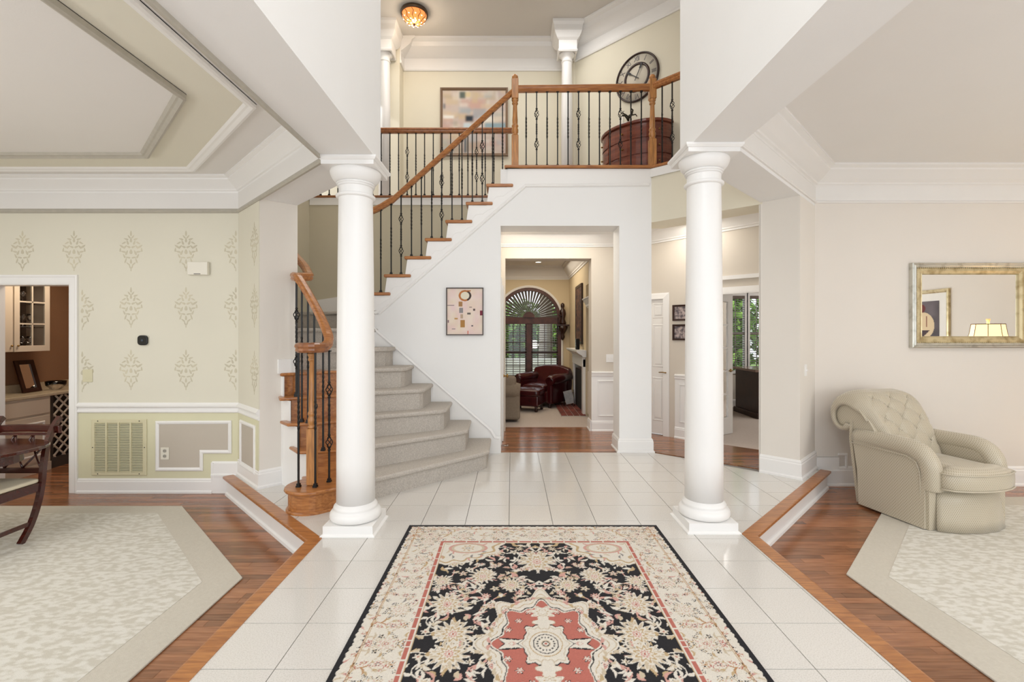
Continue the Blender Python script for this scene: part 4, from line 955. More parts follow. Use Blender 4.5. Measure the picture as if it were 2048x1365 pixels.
for lvl, (za, zb) in enumerate(((.17, .36), (.385, .575), (.60, .78))):
    for a0, a1 in ((4, 60), (62, 118), (120, 176)):
        arcp = [math.radians(a0+(a1-a0)*i/8) for i in range(9)]
        o_ = [tuple((cp+wt*.532*math.cos(a)+wn*(.02+.392*math.sin(a)))[:2]) for a in arcp]; i_ = [tuple((cp+wt*.51*math.cos(a)+wn*(.02+.37*math.sin(a)))[:2]) for a in arcp]
        dr = fin('drawer', MB().prism(o_+i_[::-1], F2+za, F2+zb), CHERRY, T)
        am = math.radians((a0+a1)/2); p = cp+wt*.54*math.cos(am)+wn*(.02+.405*math.sin(am)); p.z = F2+(za+zb)/2-.012
        fin('knob', MB().lathe([(.001, -.012), (.012, -.006), (.015, 0), (.012, .008), (.001, .012)], p+Vector((0, 0, .012)), 10), BRASS, dr)
# figurine on the chest
fp = onwall(1272, 250)+wn*.20; fp.z = F2+.84
T = thing('bronze_figurine', fp, 'small dark leaping animal figurine on a gold base on the landing chest', 'figurine')
fin('base', MB().lathe([(.05, 0), (.052, .02), (.04, .03), (.032, .09), (.02, .11), (.001, .11)], fp, 14), BRASS, T)
bz = mat('dark_bronze', '3A352A', .35, metal=.7)
b0 = fp+Vector((0, 0, .11))
fin('body', MB().tube([b0+Vector((0, 0, 0)), b0+Vector((-.01, 0, .05)), b0+Vector((-.05, 0, .09)), b0+Vector((-.09, 0, .08))], [.012, .026, .02, .012], 8)
    .tube([b0+Vector((-.01, 0, .05)), b0+Vector((.04, 0, .10)), b0+Vector((.06, 0, .16)), b0+Vector((.03, 0, .18))], [.025, .018, .012, .014], 8)
    .tube([b0+Vector((.04, 0, .09)), b0+Vector((.10, 0, .10)), b0+Vector((.12, 0, .07))], [.01, .008, .006], 6).tube([b0+Vector((-.03, 0, .08)), b0+Vector((-.08, .02, .13)), b0+Vector((-.06, .02, .16))], [.012, .01, .004], 6), bz, T)
sw = onwall(1243, 247)
fin('switch_plate', MB().obox(sw+wn*.004, wt, (0, 0, 1), wn, .075, .2, .008), PLAST, None, 'pale switch plate low on the landing wall left of the chest', 'switch', bevel=.004)
# flush ceiling light
lc = Vector((-1.45, 7.05, CZ))
T = thing('ceiling_light', (lc.x, lc.y, CZ-.22), 'round flush ceiling light with glowing amber crystal bowl and bronze rim', 'light')
fin('rim', MB().lathe([(.12, 0), (.19, -.0), (.205, -.03), (.20, -.055), (.185, -.06), (.12, -.03)], lc, 40), mat('antique_bronze', '6B5A4A', .35, metal=.7, var=.2), T)
AMB = mat('amber_crystal_glass', 'E8A35C', .15, var=.5, vscale=22, emit='FF8F4A', estr=1.0)
fin('bowl', MB().lathe([(.18, -.055), (.172, -.095), (.14, -.14), (.09, -.175), (.03, -.19), (.001, -.192)], lc, 32, smooth=False), AMB, T)
CR = mat('lit_crystal', 'FFF2E0', .1, emit='FFDCC0', estr=1.3)
cm = MB(); ri = mat('dark_filigree', '5A3A22', .4, metal=.5); fm = MB()
for q in range(10):
    a = 2*PI*q/10
    for rr_, zz in ((.155, -.115), (.105, -.163), (.05, -.185)):
        if rr_ < .06 and q % 2: continue
        p = lc+Vector((rr_*math.cos(a), rr_*math.sin(a), zz-.004)); cm.lathe([(.001, -.012), (.014, -.002), (.001, .008)], p, 6, smooth=False)
    fm.tube([lc+Vector((r_*math.cos(a+.3+t_), r_*math.sin(a+.3+t_), z_-.003)) for r_, z_, t_ in ((.18, -.06, 0), (.172, -.095, .15), (.14, -.14, .0), (.09, -.175, .2), (.03, -.19, .0))], .004, 5)
fin('crystal', cm, CR, T, kind='stuff'); fin('filigree', fm, ri, T)
fin('finial', MB().lathe([(.001, -.23), (.012, -.222), (.008, -.212), (.02, -.203), (.02, -.195), (.001, -.19)], lc, 14), DARKW, T)
point('ceiling_bulb', (lc.x, lc.y, CZ-.28), 5)

# ------------------------------------------------------------------ furniture helpers
def lfin(name, mb, m, T, parent=None, **k):
    """part given in the thing's own (rotated) frame"""
    o = fin(name, mb, m, None, **k); o.parent = parent or T
    if parent: o.location = o.location-parent.location
    return o
def pillow(mb, outline, z0, z1, crown_=.02, inset=.9, n=None):
    cx = sum(p[0] for p in outline)/len(outline); cy = sum(p[1] for p in outline)/len(outline); m = len(outline); H = z1-z0
    lv = [(z0-.0, .90), (z0+H*.06, .965), (z0+H*.2, .995), (z0+H*.5, 1.0), (z0+H*.8, .995), (z0+H*.94, .965), (z1, inset), (z1+crown_*.7, .7), (z1+crown_, .35)]
    vs = [(cx+(p[0]-cx)*s, cy+(p[1]-cy)*s, z) for z, s in lv for p in outline]
    fs = [(j*m+i, j*m+(i+1) % m, (j+1)*m+(i+1) % m, (j+1)*m+i) for j in range(len(lv)-1) for i in range(m)]
    fs += [tuple(range(m-1, -1, -1)), tuple((len(lv)-1)*m+i for i in range(m))]
    return mb.add(vs, fs, True)
def rrect(x0, x1, y0, y1, r, n=5):
    out = []
    for cx, cy, a0 in ((x1-r, y1-r, 0), (x0+r, y1-r, 90), (x0+r, y0+r, 180), (x1-r, y0+r, 270)):
        out += [(cx+r*math.cos(math.radians(a0+90*i/n)), cy+r*math.sin(math.radians(a0+90*i/n))) for i in range(n+1)]
    return out
def loft(mb, rings, smooth=True, caps=True):
    m = len(rings[0]); vs = [v for r in rings for v in r]
    fs = [(j*m+i, j*m+(i+1) % m, (j+1)*m+(i+1) % m, (j+1)*m+i) for j in range(len(rings)-1) for i in range(m)]
    if caps: fs += [tuple(range(m-1, -1, -1)), tuple((len(rings)-1)*m+i for i in range(m))]
    return mb.add(vs, fs, smooth)

# ------------------------------------------------------------------ tufted armchair
T = thing('armchair', (3.77, 4.30, FL+.0155), 'pale gold tufted armchair with rolled back and skirt at the living room step', 'armchair'); T.rotation_euler = (0, 0, math.radians(11))
for s_ in (-1, 1):
    # side panel to the floor, flaring
    prof_ = [(.31, .0), (.34, .33), (.40, .60), (.10, .615), (-.17, .61), (-.25, .57), (-.285, .49), (-.29, .40), (-.30, .0)]
    rings = []
    for x_, sc_ in ((.27, .985), (.385, .985), (.395, 1.0)):
        rings.append([(s_*(x_+(.03 if x_ > .3 else 0)*(1-z/.6)), y*sc_, max(z*sc_, .004)) for y, z in prof_])
    lfin('side_panel', loft(MB(), rings, smooth=False), CHAIRF, T, bevel=.012, seg=2, recalc=True)
    path = [(s_*.325, .40, .625), (s_*.33, .25, .632), (s_*.335, .1, .635), (s_*.34, -.05, .638), (s_*.342, -.15, .632), (s_*.342, -.225, .60), (s_*.340, -.27, .54), (s_*.338, -.285, .47), (s_*.335, -.287, .38), (s_*.33, -.284, .33)]
    lfin('rolled_arm', MB().tube(smooth_path(path, 3), [.078]*16+[.076]*12, 18), CHAIRF, T)
    lfin('arm_piping', MB().tube([(s_*.424, .385, .575), (s_*.420, .1, .575), (s_*.418, -.14, .575), (s_*.414, -.22, .54), (s_*.409, -.245, .47), (s_*.408, -.25, .3), (s_*.412, -.262, .05)], .005, 6), CHAIRF, T)
    # kick pleat set back behind the corner
    lfin('kick_pleat', MB().box(min(s_*.33, s_*.40), max(s_*.33, s_*.40), -.315, -.27, .002, .33), CHAIRF, T)
lfin('frame_block', MB().box(-.30, .30, -.27, .30, .02, .345), CHAIRF, T)
fo = []
for i in range(17):
    t = -1+2*i/16; fo.append((.335*t, -.325-.10*(1-abs(t)**2.4)))
rings = []
for z, fl_ in ((.004, 1.06), (.1, 1.035), (.22, 1.0), (.335, .97)):
    o_ = [(x*fl_, y*fl_+(.004*math.sin(x*40) if z < .12 else 0), z) for x, y in fo]; rings.append(o_+[(x*.93, y*.93+.01, z) for x, y in fo[::-1]])
lfin('front_skirt', loft(MB(), rings), CHAIRF, T, recalc=True)
lfin('skirt_piping', MB().tube([(x*.992, y*.992, .336) for x, y in fo], .006, 6), CHAIRF, T)
co = [(-.245, .2), (-.25, -.25), (-.262, -.31), (-.33, -.335), (-.335, -.38), (-.30, -.435), (-.2, -.475), (-.1, -.495), (0, -.50), (.1, -.495), (.2, -.475), (.30, -.435), (.335, -.38), (.33, -.335), (.262, -.31), (.25, -.25), (.245, .2)]
cs_ = lfin('seat_cushion', pillow(MB(), [(x*1.03, y*1.02) for x, y in co[::-1]], .345, .495, .04, .955), CHAIRF, T, recalc=True)
for z_ in (.358, .485):
    lfin('cushion_piping', MB().tube([(x*1.03, y*1.02, z_) for x, y in co[1:-1]], .006, 6), CHAIRF, T, parent=cs_)
# tufted back with an over-rolled top
def back_pt(s):   # s 0..1 along front then over the roll ; returns (y,z,ny,nz)
    pts = [(.10, .44), (.145, .56), (.20, .68), (.265, .80), (.33, .905), (.405, .985), (.50, 1.015), (.59, .99), (.645, .92), (.645, .83), (.595, .765), (.53, .755), (.49, .80)]
    f = s*(len(pts)-1); i = min(int(f), len(pts)-2); u = f-i
    g = lambda j: Vector(pts[min(max(j, 0), len(pts)-1)])
    p0, p1, p2, p3 = g(i-1), g(i), g(i+1), g(i+2)
    p = .5*((2*p1)+(-p0+p2)*u+(2*p0-5*p1+4*p2-p3)*u*u+(-p0+3*p1-3*p2+p3)*u**3); d = .5*((-p0+p2)+2*(2*p0-5*p1+4*p2-p3)*u+3*(-p0+3*p1-3*p2+p3)*u*u)
    d.normalize(); return p.x, p.y, -d.y, d.x
def drop(t, s): return .075*max(0, (abs(t)-.45)/.55)**2*min(1, max(0, (s-.15)/.25))
NS, NXX = 96, 72; vs = []; buttons = []
for a in (.12, .26, .40):
    for j, xb in enumerate((-.20, 0, .20)): buttons.append((a, xb))
for a in (.19, .33):
    for xb in (-.10, .10): buttons.append((a, xb))
for i in range(NS+1):
    s = i/NS; y, z, ny_, nz_ = back_pt(s)
    hw = .262+.10*min(1, max(0, (s-.1)/.32))**1.3
    if s > .5: hw = .362
    for j in range(NXX+1):
        t = -1+2*j/NXX; x = hw*math.copysign(abs(t), t); e = max(0, abs(t)-.86)/.14; d = .018-.045*e**2
        if s < .56:
            dd = 0
            for (bs, bx) in buttons:
                r2 = ((s-bs)/.035)**2+((x-bx)/.045)**2; dd += math.exp(-r2)
            q1 = abs(math.sin(((s-.12)/.07+(x)/.10)*PI/2)); q2 = abs(math.sin(((s-.12)/.07-(x)/.10)*PI/2))
            cr_ = math.exp(-(min(q1, q2)/.22)**2)
            dd *= .8; cr_ *= .75
            win = min(1, max(0, (.47-s)/.05))*min(1, max(0, (s-.05)/.05))*min(1, max(0, (.30-abs(x))/.05))
            d += -.030*min(1, dd)*win-.009*cr_*win+.010*win
        else:
            d += .0035*math.sin(x*70)*min(1, (s-.56)*8)
        vs.append((x*(1-.03*e), y+ny_*d, z+nz_*d-drop(t, s)))
W1 = NXX+1; fs = [(i*W1+j, i*W1+j+1, (i+1)*W1+j+1, (i+1)*W1+j) for i in range(NS) for j in range(NXX)]
bk = lfin('tufted_back', MB().add(vs, fs, True), CHAIRF, T); so = bk.modifiers.new('solid', 'SOLIDIFY'); so.thickness = .035; so.offset = -1 if False else 1
for bs, bx in buttons:
    y, z, ny_, nz_ = back_pt(bs)
    b_ = lfin('button', MB().lathe([(.001, -.008), (.010, -.004), (.012, 0), (.009, .005), (.001, .007)], (bx, y-ny_*.012+0, z-nz_*.012), 10), CHAIRF, T, parent=bk)
# side scroll filling and rear panel
for s_ in (-1, 1):
    poly = []
    for i in range(0, 97, 4):
        y, z, a_, b_ = back_pt(i/96); poly.append((y, z-drop(.93, i/96)))
    poly += [(.46, .76), (.43, .62), (.38, .35), (.14, .35)]
    rr = [[(s_*x_, y, z) for y, z in poly] for x_ in (.20, .325)]
    rr.append([(s_*.335, .33+(y-.33)*.97, .68+(z-.68)*.97) for y, z in poly])
    lfin('scroll_side', loft(MB(), rr, smooth=False), CHAIRF, T, recalc=True)
    lfin('scroll_piping', MB().tube([(s_*.352, back_pt(i/60)[0]+.004, back_pt(i/60)[1]-drop(.97, i/60)) for i in range(16, 60)], .012, 8), CHAIRF, T)
lfin('rear_panel', MB().plate([(-.36, .0), (.36, .0), (.37, .60), (.34, .78), (-.34, .78), (-.37, .60)], (0, .355, 0), (1, 0, 0), (0, .12, .993), -.03), CHAIRF, T)

# ------------------------------------------------------------------ mirror, lamp, framed print
MX0, MX1, MZ0, MZ1 = 4.285, 5.56, 1.30, 2.21
T = thing('wall_mirror', ((MX0+MX1)/2, LY, MZ0), 'wide rectangular mirror in a stepped silver and gold leaf frame above the armchair', 'mirror')
GOLD = mat('tarnished_gold_leaf', 'D2C39C', .36, metal=.6, vscale=14, col2='9C865C', contrast=(.45, .8))
SILV = mat('silver_leaf', 'D0CEC4', .28, metal=.75, vscale=12, col2='8E8A7C', contrast=(.5, .85))
fin('outer_frame', frame_sweep((MX0, LY, MZ0), (1, 0, 0), (0, 0, 1), MX1-MX0, MZ1-MZ0, [(0, 0), (0, .05), (.008, .056), (.02, .05), (.03, .056), (.045, .05), (.055, .04), (.055, 0)], (0, -1, 0)), SILV, T)
fin('inner_frame', frame_sweep((MX0+.055, LY, MZ0+.055), (1, 0, 0), (0, 0, 1), MX1-MX0-.11, MZ1-MZ0-.11, [(0, 0), (0, .034), (.03, .036), (.055, .028), (.062, .030), (.068, .018), (.07, 0)], (0, -1, 0)), GOLD, T)
rp = MB(); 
for (a, b) in (((MX0+.055, MZ1-.055), (MX1-.055, MZ1-.055)), ((MX0+.055, MZ0+.055), (MX1-.055, MZ0+.055)), ((MX0+.055, MZ0+.055), (MX0+.055, MZ1-.055)), ((MX1-.055, MZ0+.055), (MX1-.055, MZ1-.055))):
    L_ = math.hypot(b[0]-a[0], b[1]-a[1]); n_ = int(L_/.022)
    for i in range(n_):
        u = (i+.5)/n_; p = (a[0]+(b[0]-a[0])*u, LY-.04, a[1]+(b[1]-a[1])*u); rp.lathe([(.001, -.008), (.007, -.004), (.008, 0), (.007, .004), (.001, .008)], p, 6)
fin('rope_beading', rp, GOLD, T, kind='stuff')
fin('mirror_glass', MB().box(MX0+.12, MX1-.12, LY-.012, LY-.002, MZ0+.12, MZ1-.12), mat('mirror_silvering', 'F4F4F2', .01, metal=1, var=0), T)
# side table and lamp
lx, ly = 6.2, 4.05
T = thing('side_table', (lx, ly, FL+.012), 'round dark side table under the lit lamp, right of the armchair', 'table')
fin('table_top', MB().lathe([(.001, .40), (.30, .40), (.315, .41), (.30, .43), (.001, .43)], (lx, ly, 0), 32), MAHOG, T)
fin('pedestal', MB().lathe([(.001, FL+.06), (.06, FL+.06), (.03, .0), (.05, .12), (.03, .25), (.06, .40), (.001, .40)], (lx, ly, 0), 20), MAHOG, T)
for q in range(3):
    a = q*2.09+.5; fin('leg', MB().tube([(lx, ly, FL+.16), (lx+.15*math.cos(a), ly+.15*math.sin(a), FL+.12), (lx+.28*math.cos(a), ly+.28*math.sin(a), FL+.03)], [.03, .022, .016], 8), MAHOG, T)
T = thing('table_lamp', (lx, ly, .43), 'lit lamp with panelled cream shade, seen mirrored in the wall mirror', 'lamp')
fin('base', MB().lathe([(.001, .43), (.09, .43), (.09, .45), (.05, .47), (.03, .55), (.07, .70), (.08, .82), (.05, .95), (.02, 1.02), (.015, 1.33), (.001, 1.33)], (lx, ly, 0), 24), mat('cream_ceramic_lamp', 'D9C9A8', .3), T)
SHD = mat('lit_cream_shade', 'F3E2C2', .8, var=.02, emit='FFD9A0', estr=1.1)
fin('lamp_shade', MB().lathe([(.205, 1.33), (.20, 1.36), (.175, 1.46), (.160, 1.565), (.158, 1.575)], (lx, ly, 0), 8, smooth=False, caps=False), SHD, T)
rb = MB()
for q in range(8):
    a = 2*PI*q/8; rb.tube([(lx+r_*math.cos(a), ly+r_*math.sin(a), z_) for r_, z_ in ((.206, 1.33), (.176, 1.46), (.160, 1.576))], .0035, 5)
for r_, z_ in ((.159, 1.576), (.206, 1.33)): rb.tube([(lx+r_*math.cos(2*PI*q/8), ly+r_*math.sin(2*PI*q/8), z_) for q in range(8)], .005, 5, closed=True)
fin('shade_trim', rb, mat('brown_braid', '6E4A2E', .8), T)
fin('finial', MB().lathe([(.001, 1.575), (.02, 1.58), (.012, 1.60), (.026, 1.64), (.022, 1.645), (.001, 1.645)], (lx, ly, 0), 12), mat('cream_finial', 'E9D3A8', .4), T)
point('lamp_bulb', (lx, ly, 1.47), 9, (1, .8, .55), .04)
T = thing('framed_print', (7.2, 1.75, 1.15), 'framed print of a draped figure with white mat, seen in the mirror', 'picture')
ny, nx = 90, 70; yy, xx = np.mgrid[0:ny, 0:nx]; u = xx/nx; v_ = yy/ny; im = np.empty((ny, nx, 3)); r = np.random.default_rng(2); im[:] = lin('5C5458'); im = im*(.6+.9*softnoise(ny, nx, 20, r)[..., None])
m = np.hypot((u-.42)/.30, (v_-.34)/.36) < 1; im[m] = lin('D9C3A0'); m = np.hypot((u-.52)/.17, (v_-.80)/.13) < 1; im[m] = lin('6A2E2C'); m = (v_ < .22) & (u+v_ > .45); im[m] = lin('4A383C'); rect(.30, .34, .3, .6, '8A5A48')
canvas((7.2-.02, 2.25, 1.37), (0, -1, 0), (0, 0, 1), .74, .64, im, T)
fin('mat_board', MB().box(7.185, 7.195, 1.36, 2.40, 1.2, 2.16), mat('white_mat_board', 'EDEAE4', .8), T)
fin('frame', frame_sweep((7.2, 2.44, 1.16), (0, -1, 0), (0, 0, 1), 1.12, 1.04, [(0, 0), (0, .04), (.02, .045), (.04, .035), (.06, .02), (.06, 0)], (-1, 0, 0)), GOLD, T)

# ------------------------------------------------------------------ wall fittings
def wplate(name, c_, t_, n_, w_, h_, m, label, cat, d=.008):
    return fin(name, MB().obox(Vector(c_)+Vector(n_)*d/2, t_, n_, (0, 0, 1), w_, d, h_), m, None, label, cat, bevel=.003)
# return-air grille
g0 = P(184, 951, DY-.006); g1 = P(294, 839, DY-.006); T = thing('vent_grille', ((g0.x+g1.x)/2, DY-.006, g0.z), 'cream metal return-air grille low on the dining wall beside the pantry doorway', 'vent')
GR = mat('cream_enamel', 'DDD6B4', .4)
fin('frame', frame_sweep((g0.x, DY-.006, g0.z), (1, 0, 0), (0, 0, 1), g1.x-g0.x, g1.z-g0.z, [(0, 0), (0, .008), (.006, .012), (.035, .012), (.035, 0)], (0, -1, 0)), GR, T)
fin('dark_duct', MB().box(g0.x+.03, g1.x-.03, DY-.0065, DY-.004, g0.z+.03, g1.z-.03), mat('dusty_filter', '8C948A', .9), T)
gx0, gx1, gz0, gz1 = g0.x+.033, g1.x-.033, g0.z+.033, g1.z-.033
lv = MB(); n_ = 30
for i in range(n_):
    z = gz0+(gz1-gz0)*(i+.5)/n_; lv.obox(((gx0+gx1)/2, DY-.013, z), (1, 0, 0), (0, .8, .6), (0, -.6, .8), gx1-gx0, .013, .0025)
fin('louvers', lv, GR, T, kind='stuff')
for i in (1, 2, 3):
    x = gx0+(gx1-gx0)*i/4; fin('mullion', MB().box(x-.008, x+.008, DY-.023, DY-.008, gz0, gz1), GR, T)
for x, z in ((g0.x+.07, g0.z+.017), (g1.x-.07, g0.z+.017), (g0.x+.07, g1.z-.017), (g1.x-.07, g1.z-.017), (g0.x+.017, (g0.z+g1.z)/2), (g1.x-.017, (g0.z+g1.z)/2)):
    fin('screw', MB().obox((x, DY-.019, z), (1, 0, 0), (0, 1, 0), (0, 0, 1), .009, .003, .009), SLOT, T)
p = P(288, 681, DY); T = thing('thermostat', (p.x, DY, p.z-.045), 'small rounded black thermostat on the damask wall', 'thermostat')
fin('back_plate', MB().plate(rrect(p.x-.055, p.x+.055, p.z-.055, p.z+.055, .02), (0, DY-.001, 0), (1, 0, 0), (0, 0, 1), .004), DAMW, T)
fin('body', MB().plate(rrect(p.x-.051, p.x+.051, p.z-.051, p.z+.051, .032), (0, DY-.004, 0), (1, 0, 0), (0, 0, 1), .022), BLACK, T, bevel=.006)
fin('dial', MB().plate([(p.x+.012*math.cos(a*PI/6), p.z+.012*math.sin(a*PI/6)) for a in range(12)], (0, DY-.026, 0), (1, 0, 0), (0, 0, 1), .002), mat('blue_grey_display', '3C4552', .2), T)
a_, b_ = P(380, 551, DY), P(420, 525, DY); T = thing('door_chime', ((a_.x+b_.x)/2, DY, a_.z), 'almond plastic chime box on the wall above the thermostat', 'chime')
fin('cover', MB().box(a_.x, b_.x, DY-.045, DY-.001, a_.z, b_.z), PLAST, T, bevel=.006); fin('slot', MB().box(a_.x+.07, b_.x-.07, DY-.047, DY-.044, a_.z+.006, a_.z+.012), SLOT, T)
p = P(176, 752, DY); wplate('switch_plate', (p.x, DY, p.z), (1, 0, 0), (0, -1, 0), .10, .13, mat('cream_switch', 'D9D2B2', .5), 'cream double switch plate beside the pantry door casing', 'switch')
def outlet(c_, label):
    T = thing('wall_outlet', c_, label, 'outlet'); c_ = Vector(c_)
    fin('cover_plate', MB().obox(c_+Vector((0, -.003, 0)), (1, 0, 0), (0, 1, 0), (0, 0, 1), .085, .006, .125), PLAST, T, bevel=.002)
    for dz in (-.027, .027):
        f = fin('socket', MB().plate([(c_.x+.019*math.cos(a*PI/6), c_.z+dz+.019*math.sin(a*PI/6)) for a in range(12)], (0, c_.y-.006, 0), (1, 0, 0), (0, 0, 1), .003), mat('grey_socket', 'B9B4A8', .5), T)
        fin('slots', MB().box(c_.x-.008, c_.x-.005, c_.y-.0105, c_.y-.009, c_.z+dz-.006, c_.z+dz+.008).box(c_.x+.005, c_.x+.008, c_.y-.0105, c_.y-.009, c_.z+dz-.006, c_.z+dz+.008), SLOT, f)
p = P(331.5, 907, DY); outlet((p.x, DY-.009, p.z), 'white outlet inside the taupe wainscot panel')
pc = Vector((2.864+.14, 4.724+.14, 1.45-(741-668)/FPX*4.86)); sd_ = Vector((.7071, .7071, 0)); sn_ = Vector((.7071, -.7071, 0))
T = thing('light_switch', pc, 'white toggle switch on the side of the living room pillar', 'switch')
fin('cover_plate', MB().obox(pc+sn_*.003, sd_, sn_, (0, 0, 1), .075, .006, .12), WHITE, T, bevel=.002); fin('toggle', MB().obox(pc+sn_*.012, sd_, sn_, (0, 0, 1), .012, .018, .02), WHITE, T)
p = P(1220, 717, HY-.001); T = thing('light_switch', (p.x, HY, p.z), 'white double toggle switch in the hall above the wainscot', 'switch')
fin('cover_plate', MB().box(p.x-.058, p.x+.058, HY-.008, HY-.001, p.z-.06, p.z+.06), WHITE, T, bevel=.002)
for dx in (-.023, .023): fin('toggle', MB().box(p.x+dx-.006, p.x+dx+.006, HY-.02, HY-.008, p.z-.01, p.z+.01), WHITE, T)

# ------------------------------------------------------------------ dining table and chair
T = thing('dining_table', (-4.75, 3.12, FL+.0155), 'oval dark mahogany dining table, only its end in view at left', 'table')
th = math.radians(33)
def ell(a, b, n=56): return [(-4.75+a*math.cos(t)*math.cos(th)-b*math.sin(t)*math.sin(th), 3.12+a*math.cos(t)*math.sin(th)+b*math.sin(t)*math.cos(th)) for t in [2*PI*i/n for i in range(n)]]
fin('table_top', MB().prism(ell(1.25, .62), .548, .575), MAHOG, T, bevel=.008)
fin('apron', MB().prism(ell(1.10, .50), .46, .548), MAHOG, T)
for q in (-.55, .55):
    cx_, cy_ = -4.75+q*math.cos(th), 3.12+q*math.sin(th)
    pd = fin('pedestal', MB().lathe([(.001, FL+.1), (.07, FL+.1), (.05, FL+.2), (.08, .1), (.045, .25), (.06, .46), (.001, .46)], (cx_, cy_, 0), 20), MAHOG, T)
    for r_ in range(3):
        a = th+(PI if q < 0 else 0)+PI+(r_-1)*1.25; fin('foot', MB().tube([(cx_, cy_, FL+.22), (cx_-.16*math.cos(a), cy_-.16*math.sin(a), FL+.15), (cx_-.33*math.cos(a), cy_-.33*math.sin(a), FL+.04)], [.035, .028, .02], 8), MAHOG, pd)
T = thing('dining_chair', (-4.02, 3.6, FL+.012), 'dark mahogany lattice-back chair with cream seat at the oval table', 'chair')
zf = FL+.0155; XL, XR = -4.27, -3.79
post = [(3.66, zf), (3.74, zf+.12), (3.80, zf+.28), (3.83, zf+.43), (3.84, zf+.55), (3.87, zf+.72), (3.93, zf+.86), (3.985, zf+.925)]
for x in (XL, XR):
    fin('rear_leg', MB().sweep([(x, y, z) for y, z in smooth_path([(y, z, 0) for y, z in post], 3) for y, z in [(y, z)]] if False else [(x, v[0], v[1]) for v in smooth_path([(y, z, 0) for y, z in post], 3)], [(-.018, -.016), (.018, -.016), (.018, .016), (-.018, .016)], N=(1, 0, 0)), MAHOG, T)
    fin('front_leg', MB().lathe([(.016, zf), (.02, zf+.1), (.026, zf+.40), (.03, zf+.44)], (x, 3.34, 0), 4, smooth=False), MAHOG, T)
    fin('side_stretcher', MB().bar((x, 3.34, zf+.13), (x, 3.745, zf+.13), .016, .03), MAHOG, T)
fin('top_rail', MB().sweep([(XL-.035, 3.945, .655), (XL+.06, 3.955, .662), ((XL+XR)/2, 3.965, .665), (XR-.06, 3.955, .662), (XR+.04, 3.945, .655)], [(-.012, -.03), (.012, -.03), (.016, .03), (-.016, .03)]), MAHOG, T, bevel=.004)
fin('lower_rail', MB().box(XL, XR, 3.825, 3.85, zf+.50, zf+.54), MAHOG, T)
la = MB()
for i in range(3):
    a = XL+.02+(XR-XL-.04)*i/3; b = XL+.02+(XR-XL-.04)*(i+1)/3
    for (p0, p1) in (((a, .54), (b, .80)), ((b, .54), (a, .80))):
        pts = [(p0[0]+(p1[0]-p0[0])*t+.02*math.sin(PI*t)*(1 if p1[0] > p0[0] else -1), 3.84+.09*t, zf+p0[1]+(p1[1]-p0[1])*t) for t in [q/6 for q in range(7)]]
        la.tube(pts, .008, 6)
la.box(XL, XR, 3.90, 3.915, zf+.79, zf+.81)
fin('lattice_splat', la, MAHOG, T)
fin('seat_frame', MB().box(XL-.005, XR+.005, 3.32, 3.84, zf+.36, zf+.43), MAHOG, T, bevel=.006)
fin('seat_pad', pillow(MB(), rrect(XL-.0, XR+.0, 3.32, 3.82, .03), zf+.43, zf+.465, .015), mat('cream_seat_fabric', 'E6DCC4', .8), T)

# ------------------------------------------------------------------ pantry
PX = -5.6
T = thing('base_cabinet', (-5.82, 5.4, FL), 'cream base cabinet with a drawer and a panelled door under the pantry counter', 'cabinet')
fin('carcass', MB().box(-6.04, PX, 5.06, 5.76, FL+.1, .70), CAB, T); fin('toe_kick', MB().box(-6.04, PX+.02, 5.06, 5.755, FL, FL+.10), CAB, T)
fin('drawer', MB().box(PX, PX+.02, 5.08, 5.74, .50, .67), CAB, T, bevel=.004)
dr = fin('door', MB().box(PX, PX+.02, 5.08, 5.74, FL+.13, .475), CAB, T, bevel=.004)
fin('panel_moulding', MB().sweep([(PX+.02, 5.16, FL+.21), (PX+.02, 5.66, FL+.21), (PX+.02, 5.66, .40), (PX+.02, 5.16, .40)], [(-.012, 0), (.012, 0), (.006, .012), (-.006, .012)], N=(1, 0, 0), closed=True), WHITE, dr)
T = thing('wine_rack', (-5.82, 6.05, FL), 'cream lattice wine rack cabinet holding bottles beside the base cabinet', 'wine rack')
fin('carcass', MB().box(-6.04, -5.75, 5.78, 6.35, FL, .70).box(-5.8, PX, 5.762, 5.80, FL, .70).box(-5.8, PX, 6.33, 6.36, FL+.1, .70).box(-5.8, PX, 5.8, 6.33, FL, FL+.13), SHEET, T)
lt = MB()
for i in range(-6, 9):
    for sg in (1, -1):
        pl = []; y0, y1, z0, z1 = 5.80, 6.33, FL+.13, .69
        # line y = y0+c + sg*(z-z0)
        c_ = i*.125; pts = []
        for z in (z0, z1):
            pts.append((y0+c_+ (z-z0) if sg > 0 else y1-c_-(z-z0), z))
        (ya, za), (yb, zb) = pts
        def clipseg(ya, za, yb, zb):
            t0, t1 = 0, 1
            d = yb-ya
            for lim, s_ in ((y0, 1), (y1, -1)):
                if abs(d) < 1e-9: continue
                t = (lim-ya)/d
                if (d > 0) == (s_ > 0): t0 = max(t0, t)
                else: t1 = min(t1, t)
            return t0, t1
        t0, t1 = clipseg(ya, za, yb, zb)
        if t1-t0 > .03: lt.bar((PX-.005-(.004 if sg > 0 else 0), ya+(yb-ya)*t0, za+(zb-za)*t0), (PX-.005-(.004 if sg > 0 else 0), ya+(yb-ya)*t1, za+(zb-za)*t1), .014, .016, up=(1, 0, 0))
fin('lattice', lt, CAB, T)
wb = None
